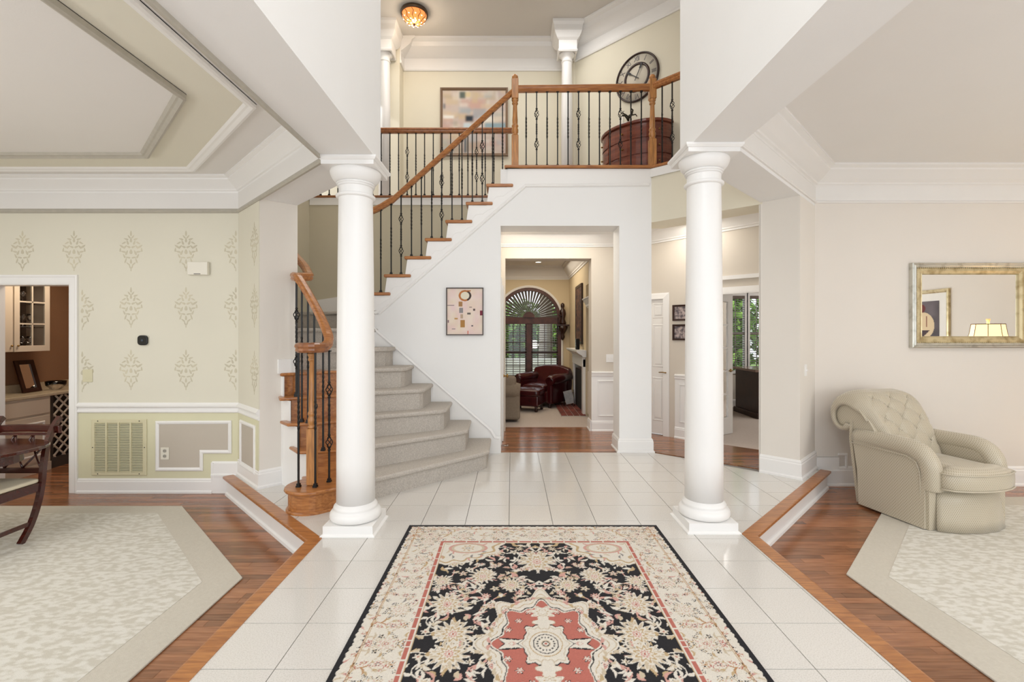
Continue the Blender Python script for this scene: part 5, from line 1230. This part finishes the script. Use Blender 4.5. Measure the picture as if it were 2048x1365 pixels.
for i, (y, z) in enumerate(((5.93, .08), (5.99, .21), (6.05, .33), (5.93, .33), (6.12, .08))):
    L_ = MB().lathe([(.001, -.25), (.036, -.25), (.038, -.06), (.015, -.01), (.014, .05), (.001, .05)], (0, 0, 0), 12, M=Matrix.Rotation(PI/2, 4, 'Y'))
    L_.v = [(v[0]-5.68, v[1]+y, v[2]+z) for v in L_.v]
    if wb is None: wb = L_; b0_ = fin('wine_bottle', L_, mat('dark_wine_glass', '2A1014', .1), None, 'dark wine bottle lying in the lattice rack', 'bottle', 'wine bottles in the rack'); wy, wz = y, z
    else: copyto(b0_, (b0_.location.x, b0_.location.y+y-wy, b0_.location.z+z-wz))
fin('countertop', MB().box(-6.05, PX+.03, 5.06, 6.5, .70, .735), COUNT, None, 'cream stone counter along the pantry cabinets', 'counter', bevel=.006)
fin('backsplash', MB().box(-6.05, -6.03, 5.06, 6.5, .735, .83), COUNT, None, 'low cream stone upstand behind the pantry counter', 'backsplash')
# wall cabinets with a glazed door
T = thing('wall_cabinet', (-5.9, 5.7, 1.24), 'cream wall cabinet with a six-pane glass door over the pantry counter', 'cabinet')
UX = -5.76; ya, yb = 5.48, 5.90
fin('carcass', MB().box(-6.04, -6.02, ya, yb, 1.24, 2.15).box(-6.04, UX, ya, ya+.02, 1.24, 2.15).box(-6.04, UX, yb-.02, yb, 1.24, 2.15).box(-6.04, UX, ya, yb, 1.24, 1.26).box(-6.04, UX, ya, yb, 2.13, 2.15), CAB, T)
fin('interior', MB().box(-6.02, -6.015, ya+.02, yb-.02, 1.26, 2.13), SHEET, T)
for z in (1.52, 1.80): fin('shelf', MB().box(-6.02, UX-.03, ya+.02, yb-.02, z, z+.012), GLASS, T)
dr = fin('door', MB().box(UX, UX+.02, ya, ya+.06, 1.24, 2.15).box(UX, UX+.02, yb-.06, yb, 1.24, 2.15).box(UX, UX+.02, ya+.06, yb-.06, 1.24, 1.31).box(UX, UX+.02, ya+.06, yb-.06, 2.08, 2.15)
         .box(UX+.002, UX+.018, (ya+yb)/2-.008, (ya+yb)/2+.008, 1.31, 2.08).box(UX+.002, UX+.018, ya+.06, yb-.06, 1.56, 1.576).box(UX+.002, UX+.018, ya+.06, yb-.06, 1.82, 1.836), CAB, T)
for i in range(2):
    for j in range(3):
        y0_ = ya+.06+i*.158; z0_ = 1.31+j*.258; fin('pane', MB().box(UX+.008, UX+.011, y0_, y0_+.142, z0_, z0_+.252), GLASS, dr)
fin('knob', MB().lathe([(.001, -.012), (.009, -.008), (.012, 0), (.009, .008), (.001, .012)], (UX+.035, ya+.03, 1.31), 10), BRASS, dr)
T = thing('wall_cabinet', (-5.9, 5.25, 1.24), 'plain cream wall cabinet left of the glazed one in the pantry', 'cabinet')
fin('carcass', MB().box(-6.04, UX, 5.06, 5.47, 1.24, 2.15), CAB, T); dr = fin('door', MB().box(UX, UX+.02, 5.07, 5.465, 1.24, 2.15), CAB, T, bevel=.004)
fin('knob', MB().lathe([(.001, -.012), (.009, -.008), (.012, 0), (.009, .008), (.001, .012)], (UX+.035, 5.44, 1.31), 10), BRASS, dr)
gp = [(.001, 0), (.03, .001), (.028, .005), (.004, .01), (.004, .07), (.02, .085), (.034, .12), (.032, .16), (.030, .16), (.030, .12), (.001, .085)]
g_ = None
for z, n_ in ((1.26, 3), (1.532, 3), (1.812, 2)):
    for i in range(n_):
        loc = (-5.88+.03*(i % 2), 5.57+i*.11, z)
        if g_ is None: g_ = fin('wine_glass', MB().lathe(gp, loc, 14, caps=False), GLASS, None, 'stemmed wine glass on a shelf behind the pantry cabinet panes', 'glass', 'glasses in the glazed cabinet')
        else: copyto(g_, (loc[0], loc[1], z))
T = thing('leaning_frame', (-5.93, 5.78, .735), 'dark wooden frame with mirror leaning on the pantry counter', 'frame'); 
pr0 = Vector((-5.86, 5.68, .738)); ey_ = Vector((-.05, 1, 0)).normalized(); ez_ = Vector((-.28, 0, .96)).normalized(); en_ = ey_.cross(ez_)
fin('frame', MB().sweep([pr0, pr0+ez_*.40, pr0+ey_*.24+ez_*.40, pr0+ey_*.24], [(0, 0), (0, .02), (.05, .015), (.05, 0)], N=en_, closed=True), DARKW, T)
fin('glass', MB().obox(pr0+ey_*.12+ez_*.2+en_*.003, ey_, ez_, en_, .15, .31, .004), bpy.data.materials['mirror_silvering'], T)
T = thing('glass_bowl', (-5.80, 6.04, .735), 'clear wire-footed glass bowl on the pantry counter beside the frame', 'bowl')
fin('bowl', MB().lathe([(.001, .745), (.05, .746), (.10, .80), (.105, .85), (.10, .85), (.095, .80), (.001, .752)], (-5.80, 6.04, 0), 24, caps=False), GLASS, T)

# ------------------------------------------------------------------ windows
WIN = mat('dark_red_brown_window_wood', '5A3226', .4, vscale=8, col2='3E2019', contrast=(.3, .7))
BLIND = mat('dark_wood_blind_slat', '6A5A4E', .5)
WBLIND = mat('white_blind_slat', 'E8E6E0', .5)
PANE = mat('window_glass', 'FFFFFF', .0, var=0, trans=1)
wx, wz, wr = .385, 1.77, .73; FY = 10.8
sp = MB()
for s_ in (-1, 1):
    sp.plate([(wx+s_*wr, wz)]+[(wx+s_*wr*math.cos(a), wz+wr*math.sin(a)) for a in [PI/2*i/14 for i in range(15)]]+[(wx, wz+wr+.01), (wx+s_*(wr+.002), wz+wr+.01)], (0, FY+.002, 0), (1, 0, 0), (0, 0, 1), -.10)
struct('wall_arch', sp, FAMW)
arch = [(wx-wr, FY, .27)]+[(wx-wr*math.cos(a), FY, wz+wr*math.sin(a)) for a in [PI*i/28 for i in range(29)]]+[(wx+wr, FY, .27)]
W_1 = struct('window_1', MB().sweep(arch, [(0, -.06), (.0, .02), (.075, .02), (.075, -.06)], N=(0, -1, 0)), WIN)
W_1['label'] = 'arched window with sunburst top and open slatted blinds beyond the hall'
fin('trim', MB().sweep(arch, [(-.05, 0), (-.05, .012), (-.035, .022), (.0, .018), (.0, 0)], N=(0, -1, 0)), CEIL, W_1)
fin('transom_bar', MB().box(wx-wr+.06, wx+wr-.06, FY-.02, FY+.05, wz-.10, wz+.05), WIN, W_1)
fin('centre_post', MB().box(wx-.055, wx+.055, FY-.02, FY+.05, .27, wz-.09), WIN, W_1)
fin('sill', MB().box(wx-wr, wx+wr, FY-.04, FY+.05, .25, .31), WIN, W_1)
fin('hub', MB().plate([(wx+.13*math.cos(a), wz+.05+.13*math.sin(a)) for a in [PI*i/14 for i in range(15)]], (0, FY-.015, 0), (1, 0, 0), (0, 0, 1), .04), WIN, W_1)
sl = MB(); c0_ = Vector((wx, FY+.01, wz+.04))
for i in range(25):
    a = PI*(i+.5)/25; d = Vector((math.cos(a), 0, math.sin(a))); t = Vector((-math.sin(a), 0, math.cos(a)))
    for q0, q1, w0, w1 in ((.13, .655, .006, .029),):
        vs = [c0_+d*q0-t*w0, c0_+d*q0+t*w0, c0_+d*q1+t*w1*1.0, c0_+d*q1-t*w1*1.0]; vs += [v+Vector((0, .008, 0)) for v in vs]
        sl.add(vs, [(0, 1, 2, 3), (7, 6, 5, 4), (0, 4, 5, 1), (1, 5, 6, 2), (2, 6, 7, 3), (3, 7, 4, 0)])
fin('sunburst_slats', sl, mat('sunburst_shutter', '4A4038', .5), W_1, kind='stuff')
for s_ in (-1, 1):
    x0, x1 = (wx-wr+.07, wx-.055) if s_ < 0 else (wx+.055, wx+wr-.07)
    sa = fin('sash', MB().box(x0, x1, FY+.03, FY+.05, 1.0, 1.045).box(x0, x0+.03, FY+.03, FY+.05, .31, wz-.1).box(x1-.03, x1, FY+.03, FY+.05, .31, wz-.1), WIN, W_1)
    mu = MB()
    for i in (1, 2, 3): x = x0+(x1-x0)*i/4; mu.box(x-.007, x+.007, FY+.035, FY+.048, .31, wz-.1)
    for z in (.5, .72, 1.25, 1.48): mu.box(x0, x1, FY+.035, FY+.048, z-.007, z+.007)
    fin('muntins', mu, WIN, sa); fin('pane', MB().box(x0, x1, FY+.040, FY+.043, .31, wz-.1), PANE, sa)
    bl = MB(); z = .33
    while z < wz-.12: bl.obox(((x0+x1)/2, FY-.0, z), (1, 0, 0), (0, .97, .24), (0, -.24, .97), x1-x0-.01, .045, .003); z += .052
    fin('blind', bl, BLIND, W_1, kind='stuff')
fin('pane', MB().plate([(wx+.66*math.cos(a), wz+.04+.64*math.sin(a)) for a in [PI*i/20 for i in range(21)]], (0, FY+.045, 0), (1, 0, 0), (0, 0, 1), .003), PANE, W_1)
# office bay windows
for nm, xa, xb, lab in (('window_2', 4.27, 4.62, 'office window with open blinds nearer the glazed door'), ('window_3', 4.68, 5.05, 'office window with open blinds behind the desk')):
    Y0 = 9.4; W_2 = struct(nm, frame_sweep((xa, Y0, .70), (1, 0, 0), (0, 0, 1), xb-xa, 1.52, [(-.04, 0), (-.04, .02), (.02, .02), (.02, -.08), (-.0, -.08), (0, 0)], (0, -1, 0)), WHITE)
    W_2['label'] = lab
    fin('sash', MB().box(xa+.02, xb-.02, Y0+.04, Y0+.06, 1.44, 1.48).box((xa+xb)/2-.008, (xa+xb)/2+.008, Y0+.045, Y0+.055, .72, 2.2), WHITE, W_2); fin('pane', MB().box(xa+.02, xb-.02, Y0+.048, Y0+.052, .72, 2.2), PANE, W_2)
    bl = MB(); z = .76
    while z < 2.14: bl.obox(((xa+xb)/2, Y0+.0, z), (1, 0, 0), (0, .97, .24), (0, -.24, .97), xb-xa-.04, .042, .003); z += .045
    bl.box(xa+.03, xb-.03, Y0-.03, Y0+.02, 2.14, 2.2)
    fin('blind', bl, BLIND, W_2, kind='stuff')
# daylight outside: lawn, low pale wall, trees
struct('ground', MB().box(-14, 22, 10.96, 34, -.6, -.4), mat('garden_lawn', '7C9A4A', .9, vscale=3, col2='55702F'))
struct('wall_garden', MB().box(-4, 5, 13.8, 14.0, -.4, .72), mat('pale_deck_wall', 'D8D6D2', .7))
def tree(x, y, h, r_, n_, lab, seed, trunk=True):
    rr = np.random.default_rng(seed); T = thing('tree', (x, y, -.4), lab, 'tree', 'trees outside the rear windows')
    if trunk: fin('trunk', MB().tube([(x, y, -.4), (x+.05, y, h*.4), (x-.05, y+.05, h*.9)], [.20, .15, .06], 10), BARK, T)
    k = n_; c = rr.normal(0, 1, (k, 3)); c /= np.linalg.norm(c, axis=1)[:, None]; c *= (rr.random(k)**.45)[:, None]*np.array([r_, r_*.6, h*.55]); c += np.array([x, y, h*.50-.1])
    c = c[c[:, 2] > -.35]; k = len(c)
    a = rr.normal(0, 1, (k, 3)); a /= np.linalg.norm(a, axis=1)[:, None]; b = np.cross(a, rr.normal(0, 1, (k, 3))); b /= np.linalg.norm(b, axis=1)[:, None]; s_ = rr.uniform(.05, .12, (k, 1))
    vs = np.stack([c-a*s_, c-b*s_*.6, c+a*s_, c+b*s_*.6], 1).reshape(-1, 3); q = np.arange(k*4).reshape(-1, 4)
    t_ = np.repeat(rr.uniform(.4, 1.6, (k, 1)), 4, 0); cols = np.concatenate([t_, t_*rr.uniform(.95, 1.1), t_*.8], 1)
    grid_obj('foliage', vs, q, cols, LEAF, T, kind='stuff')
for i, (x, y, h, r_, lab) in enumerate(((-1.3, 15.6, 2.5, 1.1, 'leafy shrub beyond the pale wall, outside the left sash'), (.35, 17.6, 2.7, 1.3, 'leafy shrub beyond the pale wall, behind the centre post'), (1.9, 16.0, 2.6, 1.1, 'leafy shrub beyond the pale wall, outside the right sash'),
        (5.5, 12.8, 3.3, 1.1, 'leafy shrub outside the office window nearer the glazed door'), (7.9, 13.4, 3.4, 1.1, 'leafy shrub outside the office window behind the desk'), (6.6, 16.5, 4.6, 1.7, 'taller tree behind the two office shrubs'))):
    tree(x, y, h, r_, 5200, lab, 20+i)
T = thing('tree', (1.05, 15.0, -.4), 'bare grey tree trunk outside the right sash of the arched window', 'tree'); fin('trunk', MB().tube([(1.05, 15.0, -.4), (1.08, 15.0, 2.0), (1.0, 15.0, 6.5)], [.24, .2, .14], 12), BARK, T)

# ------------------------------------------------------------------ doors and hall trim
wn2 = Vector((-.7071, -.7071, 0)); wt2 = Vector((.7071, -.7071, 0))
def qp(s, z, d=0): return Q+wt2*s+Vector((0, 0, z))+wn2*d
dd = struct('door_2', MB().obox(qp(.272, 1.015, -.03), wt2, wn2, (0, 0, 1), .535, .035, 2.0), WHITE)
dd['label'] = 'white six-panel closet door with brass lever, seen behind the right column'
def rpanel(par, s0, s1, z0, z1, d=-.012):
    fin('door_panel', MB().obox(qp((s0+s1)/2, (z0+z1)/2, d+.003), wt2, wn2, (0, 0, 1), s1-s0-.05, .010, z1-z0-.05), WHITE, par, bevel=.006)
    fin('panel_moulding', MB().sweep([qp(s0, z0, d), qp(s1, z0, d), qp(s1, z1, d), qp(s0, z1, d)], [(-.0, 0), (.006, .006), (.018, .0)], N=wn2, closed=True), WHITE, par)
for s0, s1 in ((.08, .225), (.30, .445)):
    for z0, z1 in ((1.69, 1.87), (.99, 1.57), (.22, .81)): rpanel(dd, s0, s1, z0, z1)
fin('lever_handle', MB().lathe([(.001, 0), (.026, 0), (.024, .012), (.01, .014), (.01, .04), (.001, .04)], qp(.50, .90, -.012), 16, M=Matrix((wt2, Vector((0, 0, 1)), wn2)).transposed().to_4x4()).tube([qp(.50, .90, .025), qp(.46, .905, .03), qp(.40, .90, .025)], .007, 8), BRASS, dd)
struct('trim_23', MB().sweep([qp(.545, 0, 0), qp(.545, 2.03, 0), qp(.0, 2.03, 0)], [(-.085, 0), (-.085, .022), (-.02, .014), (0, .01), (0, 0)], N=wn2), WHITE)
struct('trim_24', MB().sweep([qp(S_f1, 0, 0), qp(S_f1, 2.05, 0), qp(S_f0, 2.05, 0), qp(S_f0, 0, 0)], [(-.0, 0), (-.0, .01), (-.07, .02), (-.09, .02), (-.09, 0)], N=wn2).obox(qp((S_f0+S_f1)/2, 2.17, .012), wt2, wn2, (0, 0, 1), 1.25, .03, .05), WHITE)
# wainscot on the hall walls
rail_p = [(0, 0), (.012, 0), (.02, .01), (.02, .03), (.03, .045), (.03, .06), (.0, .07)]
struct('trim_25', MB().sweep([(1.18, HY, .82), (1.825, HY, .82)], rail_p).sweep([qp(.63, .82), qp(S_f0-.09, .82)], rail_p), WHITE)
struct('wall_panel_hall', MB().box(1.18, 1.825, HY-.006, HY-.001, 0, .83).obox(qp((.63+S_f0-.09)/2, .415, .003), wt2, wn2, (0, 0, 1), S_f0-.09-.63, .005, .83), WHITE)
def frame_on(o, ea, w_, h_, N): return frame_sweep(o, ea, (0, 0, 1), w_, h_, [(0, 0), (.004, .010), (.016, .012), (.02, 0)], N)
struct('trim_26', frame_on((1.27, HY-.006, .22), (1, 0, 0), .34, .54, (0, -1, 0)), WHITE)
struct('trim_27', frame_on(qp(.69, .22, .006), wt2, max(.12, S_f0-.09-.63-.12), .54, wn2), WHITE)
struct('baseboard_hall', MB().sweep([(1.18, HY, 0), (1.825, HY, 0)], bb(.16)).sweep([qp(.63, 0), qp(S_f0-.09, 0)], bb(.16)).sweep([(1.18, HY+.26, 0), (1.18, HY, 0)], bb(.16)), WHITE)
# hinged door edge with casing at the left of the doorway
d4 = struct('door_4', MB().box(-.152, -.115, 6.36, 6.98, .01, 2.10).box(-.16, -.13, 6.20, 6.30, 0, 2.18), WHITE); d4['label'] = 'white door standing open, edge-on at the left jamb of the central doorway'
fin('door_knob', MB().lathe([(.001, -.0), (.022, .0), (.02, .01), (.01, .014), (.01, .035), (.026, .045), (.026, .06), (.001, .068)], (-.115, 6.42, .88), 16, M=Matrix.Rotation(PI/2, 4, 'Y')), BRASS, d4)
fin('door_stop', MB().tube([(-.12, 5.98, .04), (-.06, 5.98, .04)], .006, 8).lathe([(.001, 0), (.012, 0), (.012, .012), (.001, .012)], (-.06, 5.98, .04), 10, M=Matrix.Rotation(PI/2, 4, 'Y')), CHROME, None, 'small spring door stop on the left jamb of the central doorway', 'door stop')
# glazed door leaf standing open into the office
ha = Vector((2.52, 6.47, 0)); hb = Vector((3.19, 6.90, 0)); ht_ = (hb-ha).normalized(); hn = Vector((ht_.y, -ht_.x, 0)); Lf = (hb-ha).length
def hp(s, z, d=0): return ha+ht_*s+Vector((0, 0, z))+hn*d
lf = MB()
for s0, s1, z0, z1 in ((0, .11, .01, 2.03), (Lf-.11, Lf, .01, 2.03), (.11, Lf-.11, .01, .25), (.11, Lf-.11, 1.91, 2.03)): lf.obox(hp((s0+s1)/2, (z0+z1)/2), ht_, hn, (0, 0, 1), s1-s0, .035, z1-z0)
for i in range(1, 5): z = .25+1.66*i/5; lf.obox(hp(Lf/2, z), ht_, hn, (0, 0, 1), Lf-.22, .03, .022)
for i in range(1, 3): lf.obox(hp(.11+(Lf-.22)*i/3, 1.08), ht_, hn, (0, 0, 1), .022, .03, 1.66)
d5 = struct('door_3', lf, WHITE); d5['label'] = 'white glazed french door leaf standing open into the office'
for i in range(5):
    for j in range(3): fin('pane', MB().obox(hp(.11+(Lf-.22)*(j+.5)/3, .25+1.66*(i+.5)/5), ht_, hn, (0, 0, 1), (Lf-.22)/3-.02, .004, .31), PANE, d5)
fin('lever_handle', MB().lathe([(.001, 0), (.024, 0), (.022, .012), (.008, .014), (.008, .04), (.001, .04)], hp(Lf-.055, .92, .018), 14, M=Matrix((ht_, Vector((0, 0, 1)), hn)).transposed().to_4x4()).tube([hp(Lf-.055, .92, .055), hp(Lf-.15, .92, .055)], .007, 8), BRASS, d5)
# two small photographs on the hall wall
for z, lab in ((1.74, 'small dark-framed photograph, upper of the pair beside the closet door'), (1.47, 'small dark-framed photograph, lower of the pair beside the closet door')):
    T = thing('photo_frame', qp(.70, z-.11, 0), lab, 'picture')
    fin('frame', frame_sweep(qp(.60, z-.11, 0), wt2, (0, 0, 1), .22, .22, [(0, 0), (0, .02), (.025, .018), (.025, 0)], wn2), DARKW, T); fin('print', MB().obox(qp(.71, z, .004), wt2, wn2, (0, 0, 1), .18, .004, .18), mat('family_photo_print', 'B9A9A4', .4, vscale=22, col2='5A5258', contrast=(.4, .6)), T)
# office desk
T = thing('office_desk', (5.2, 8.1, .004), 'dark wooden desk with plinth in the office behind the right pillar', 'desk')
fin('desk_top', MB().box(4.10, 5.6, 8.0, 8.9, .80, .84), mat('glossy_dark_desk_top', '8C7468', .15), T, bevel=.006); fin('pedestal', MB().box(4.17, 5.55, 8.06, 8.86, .06, .80), DARKW, T); fin('plinth', MB().box(4.14, 5.6, 8.03, 8.89, .004, .10), DARKW, T, bevel=.01)
T = thing('desk_object', (4.62, 8.4, .84), 'small dark rounded object on the office desk at the window', 'ornament')
fin('body', MB().lathe([(.001, .84), (.05, .84), (.06, .9), (.05, .97), (.035, 1.03), (.045, 1.08), (.03, 1.12), (.001, 1.13)], (4.62, 8.4, 0), 16), BLACK, T)

# ------------------------------------------------------------------ family room
h_ = struct('floor_hearth', MB().box(.86, 1.30, 8.28, 9.86, .0, .018), mat('pale_mortar', 'B8AEA4', .9))
bw, bl_ = .105, .21; first = None
for i in range(7):
    for j in range(4):
        x = .865+j*.109; y = 8.29+i*.2235+(.0); 
        c_ = MB().box(x, x+.098, y, y+.205, .018, .030)
        if first is None: first = fin('brick', c_, BRICKM, h_, bevel=.003, seg=1)
        else: copyto(first, (x+.049, y+.1025, .018), h_)
T = thing('fireplace', (1.3, 9.05, .0), 'white fireplace surround with mantel shelf and dark firebox on the family room side wall', 'fireplace')
fin('firebox', MB().box(1.285, 1.299, 8.62, 9.52, .03, .78), SLOT, T)
fin('marble_slip', MB().box(1.275, 1.299, 8.52, 8.62, .03, .86).box(1.275, 1.299, 9.52, 9.62, .03, .86).box(1.275, 1.299, 8.62, 9.52, .78, .86), DARKW, T)
for y in (8.38, 9.62): fin('pilaster', MB().box(1.25, 1.299, y, y+.16, .0, 1.0), WHITE, T, bevel=.005)
fin('frieze', MB().box(1.24, 1.299, 8.38, 9.78, .86, 1.04), WHITE, T, bevel=.005)
fin('mantel_shelf', MB().sweep([(1.299, 9.86, 1.04), (1.299, 8.30, 1.04)], [(0, 0), (.06, 0), (.08, .03), (.13, .06), (.17, .09), (.17, .12), (0, .12)]), WHITE, T)
T = thing('tapestry_panel', (1.28, 9.0, 1.24), 'tall dark carved tapestry panel hanging above the mantel', 'wall hanging')
fin('panel', MB().box(1.275, 1.297, 8.72, 9.46, 1.30, 2.34), mat('dark_floral_tapestry', '6E4A34', .8, vscale=14, col2='2E2428', contrast=(.42, .58)), T); fin('frame', frame_sweep((1.299, 9.5, 1.26), (0, -1, 0), (0, 0, 1), .82, 1.12, [(0, 0), (0, .035), (.05, .03), (.05, 0)], (-1, 0, 0)), DARKW, T)
fin('mantel_clock', MB().box(1.16, 1.23, 8.62, 8.74, 1.161, 1.36), BLACK, None, 'small black upright clock standing on the mantel shelf', 'clock', bevel=.012)
T = thing('wall_bracket', (1.14, 10.74, 1.4), 'dark carved corner bracket shelf beside the arched window', 'shelf')
fin('shelf_top', MB().box(1.0, 1.28, 10.6, 10.79, 1.62, 1.66), DARKW, T, bevel=.006); fin('scroll_bracket', MB().lathe([(.001, 1.30), (.03, 1.32), (.05, 1.38), (.035, 1.44), (.07, 1.50), (.10, 1.56), (.11, 1.62), (.001, 1.62)], (1.14, 10.69, 0), 12), DARKW, T)
T = thing('statuette', (1.14, 10.69, 1.66), 'dark carved statuette standing on the corner bracket shelf', 'figurine')
fin('body', MB().lathe([(.07, 1.661), (.08, 1.70), (.05, 1.78), (.075, 1.90), (.06, 1.98), (.03, 2.02), (.045, 2.07), (.04, 2.12), (.001, 2.15)], (1.14, 10.69, 0), 12), DARKW, T); fin('arm', MB().tube([(1.09, 10.66, 1.97), (1.05, 10.62, 1.88), (1.12, 10.60, 1.84)], .016, 6), DARKW, T)
# built-in cabinet cap beside the hearth
T = thing('media_cabinet', (1.36, 7.92, .0), 'built-in cabinet with crown cap in the niche just inside the family room', 'cabinet')
fin('case', MB().box(1.34, 1.8, 7.53, 8.31, .0, 2.0), SHEET, T); fin('crown_cap', MB().sweep([(1.33, 8.34, 1.9), (1.33, 7.5, 1.9)], crown(.16, .10)), WHITE, T); fin('lower_door', MB().box(1.315, 1.33, 7.54, 8.30, .06, .80), CAB, T, bevel=.004)
lt_ = thing('recessed_light', (.56, 10.1, 2.96), 'glowing recessed can light in the family room ceiling', 'light')
fin('trim_ring', MB().lathe([(.055, 2.978), (.08, 2.978), (.075, 2.968), (.055, 2.972)], (.56, 10.1, 0), 24, caps=False), WHITE, lt_); fin('lens', MB().lathe([(.001, 2.974), (.055, 2.974), (.055, 2.978), (.001, 2.978)], (.56, 10.1, 0), 24), mat('lit_lens', 'FFF4E0', .5, emit='FFF2DA', estr=6), lt_)
# burgundy club chair and ottoman
def foot(T, x, y, z0, z1): lfin('foot', MB().lathe([(.022, z0), (.03, z0+.02), (.02, z0+.05), (.035, z1)], (x, y, 0), 12), DARKW, T)
T = thing('leather_armchair', (.66, 9.72, .004), 'burgundy leather club chair with rolled arms by the arched window', 'armchair'); T.rotation_euler = (0, 0, math.radians(-38))
lfin('seat_base', MB().box(-.32, .32, -.38, .36, .10, .32), LEATH, T, bevel=.03)
lfin('seat_cushion', pillow(MB(), rrect(-.27, .27, -.42, .22, .06), .31, .43, .03), LEATH, T, recalc=True)
for s_ in (-1, 1):
    lfin('arm_panel', MB().box(min(s_*.30, s_*.43), max(s_*.30, s_*.43), -.38, .36, .08, .52), LEATH, T, bevel=.03)
    lfin('rolled_arm', MB().tube([(s_*.38, .36, .56), (s_*.385, 0, .555), (s_*.39, -.34, .54), (s_*.39, -.41, .52)], [.085, .095, .10, .085], 16), LEATH, T)
    for y in (-.34, .32): foot(T, s_*.36, y, 0, .10)
bkp = [(.18, .40), (.24, .60), (.30, .78), (.40, .80), (.46, .70), (.44, .40), (.38, .10), (.28, .10)]
lfin('back', loft(MB(), [[(x, y+((abs(x)/.43)**3)*-.05, .10+(z-.10)*(1-.10*(abs(x)/.43)**3)) for y, z in bkp] for x in (-.43, -.38, -.2, 0, .2, .38, .43)]), LEATH, T, bevel=.02, recalc=True)
T = thing('ottoman', (.30, 9.0, .004), 'burgundy leather ottoman in front of the club chair', 'ottoman'); T.rotation_euler = (0, 0, math.radians(-20))
lfin('base', MB().box(-.27, .27, -.22, .22, .10, .30), LEATH, T, bevel=.03); lfin('cushion', pillow(MB(), rrect(-.29, .29, -.24, .24, .07), .29, .40, .035), LEATH, T, recalc=True)
for x in (-.22, .22):
    for y in (-.18, .18): foot(T, x, y, 0, .10)
T = thing('sofa', (-.42, 7.98, .004), 'taupe upholstered sofa end showing at the left of the hall doorway', 'sofa')
fin('seat_base', MB().box(-1.0, -.02, 7.72, 8.9, .05, .36), SOFAM, T, bevel=.03); fin('seat_cushion', pillow(MB(), rrect(-1.0, .0, 7.95, 8.85, .08), .36, .50, .03), SOFAM, T, recalc=True)
fin('rolled_arm', MB().tube([(-.9, 7.80, .52), (-.1, 7.80, .52), (.0, 7.80, .51)], [.13, .14, .12], 16), SOFAM, T); fin('arm_panel', MB().box(-.95, .0, 7.70, 7.92, .05, .50), SOFAM, T, bevel=.04); fin('back_cushion', MB().box(-1.05, -.62, 7.72, 8.9, .30, .80), SOFAM, T, bevel=.08, seg=3)
fin('corner_cushion', MB().box(-.45, -.06, 7.70, 7.90, .48, .76), SOFAM, T, bevel=.06, seg=3)
T.location.x += .13
T = thing('magazine_rack', (1.14, 9.35, .03), 'small wire rack holding pale magazines on the brick hearth', 'rack')
fin('wire_frame', MB().tube([(1.02, 9.3, .035), (1.02, 9.38, .30), (1.22, 9.38, .34), (1.22, 9.3, .035)], .006, 6).tube([(1.04, 9.45, .035), (1.04, 9.38, .28), (1.20, 9.38, .30), (1.20, 9.45, .035)], .006, 6), IRON, T)
fin('magazine', MB().obox((1.12, 9.36, .20), (.97, 0, .24), (0, 1, 0), (-.24, 0, .97), .17, .03, .26), mat('magazine_cover', 'C9C4BE', .4, vscale=12, col2='7E8488'), T)
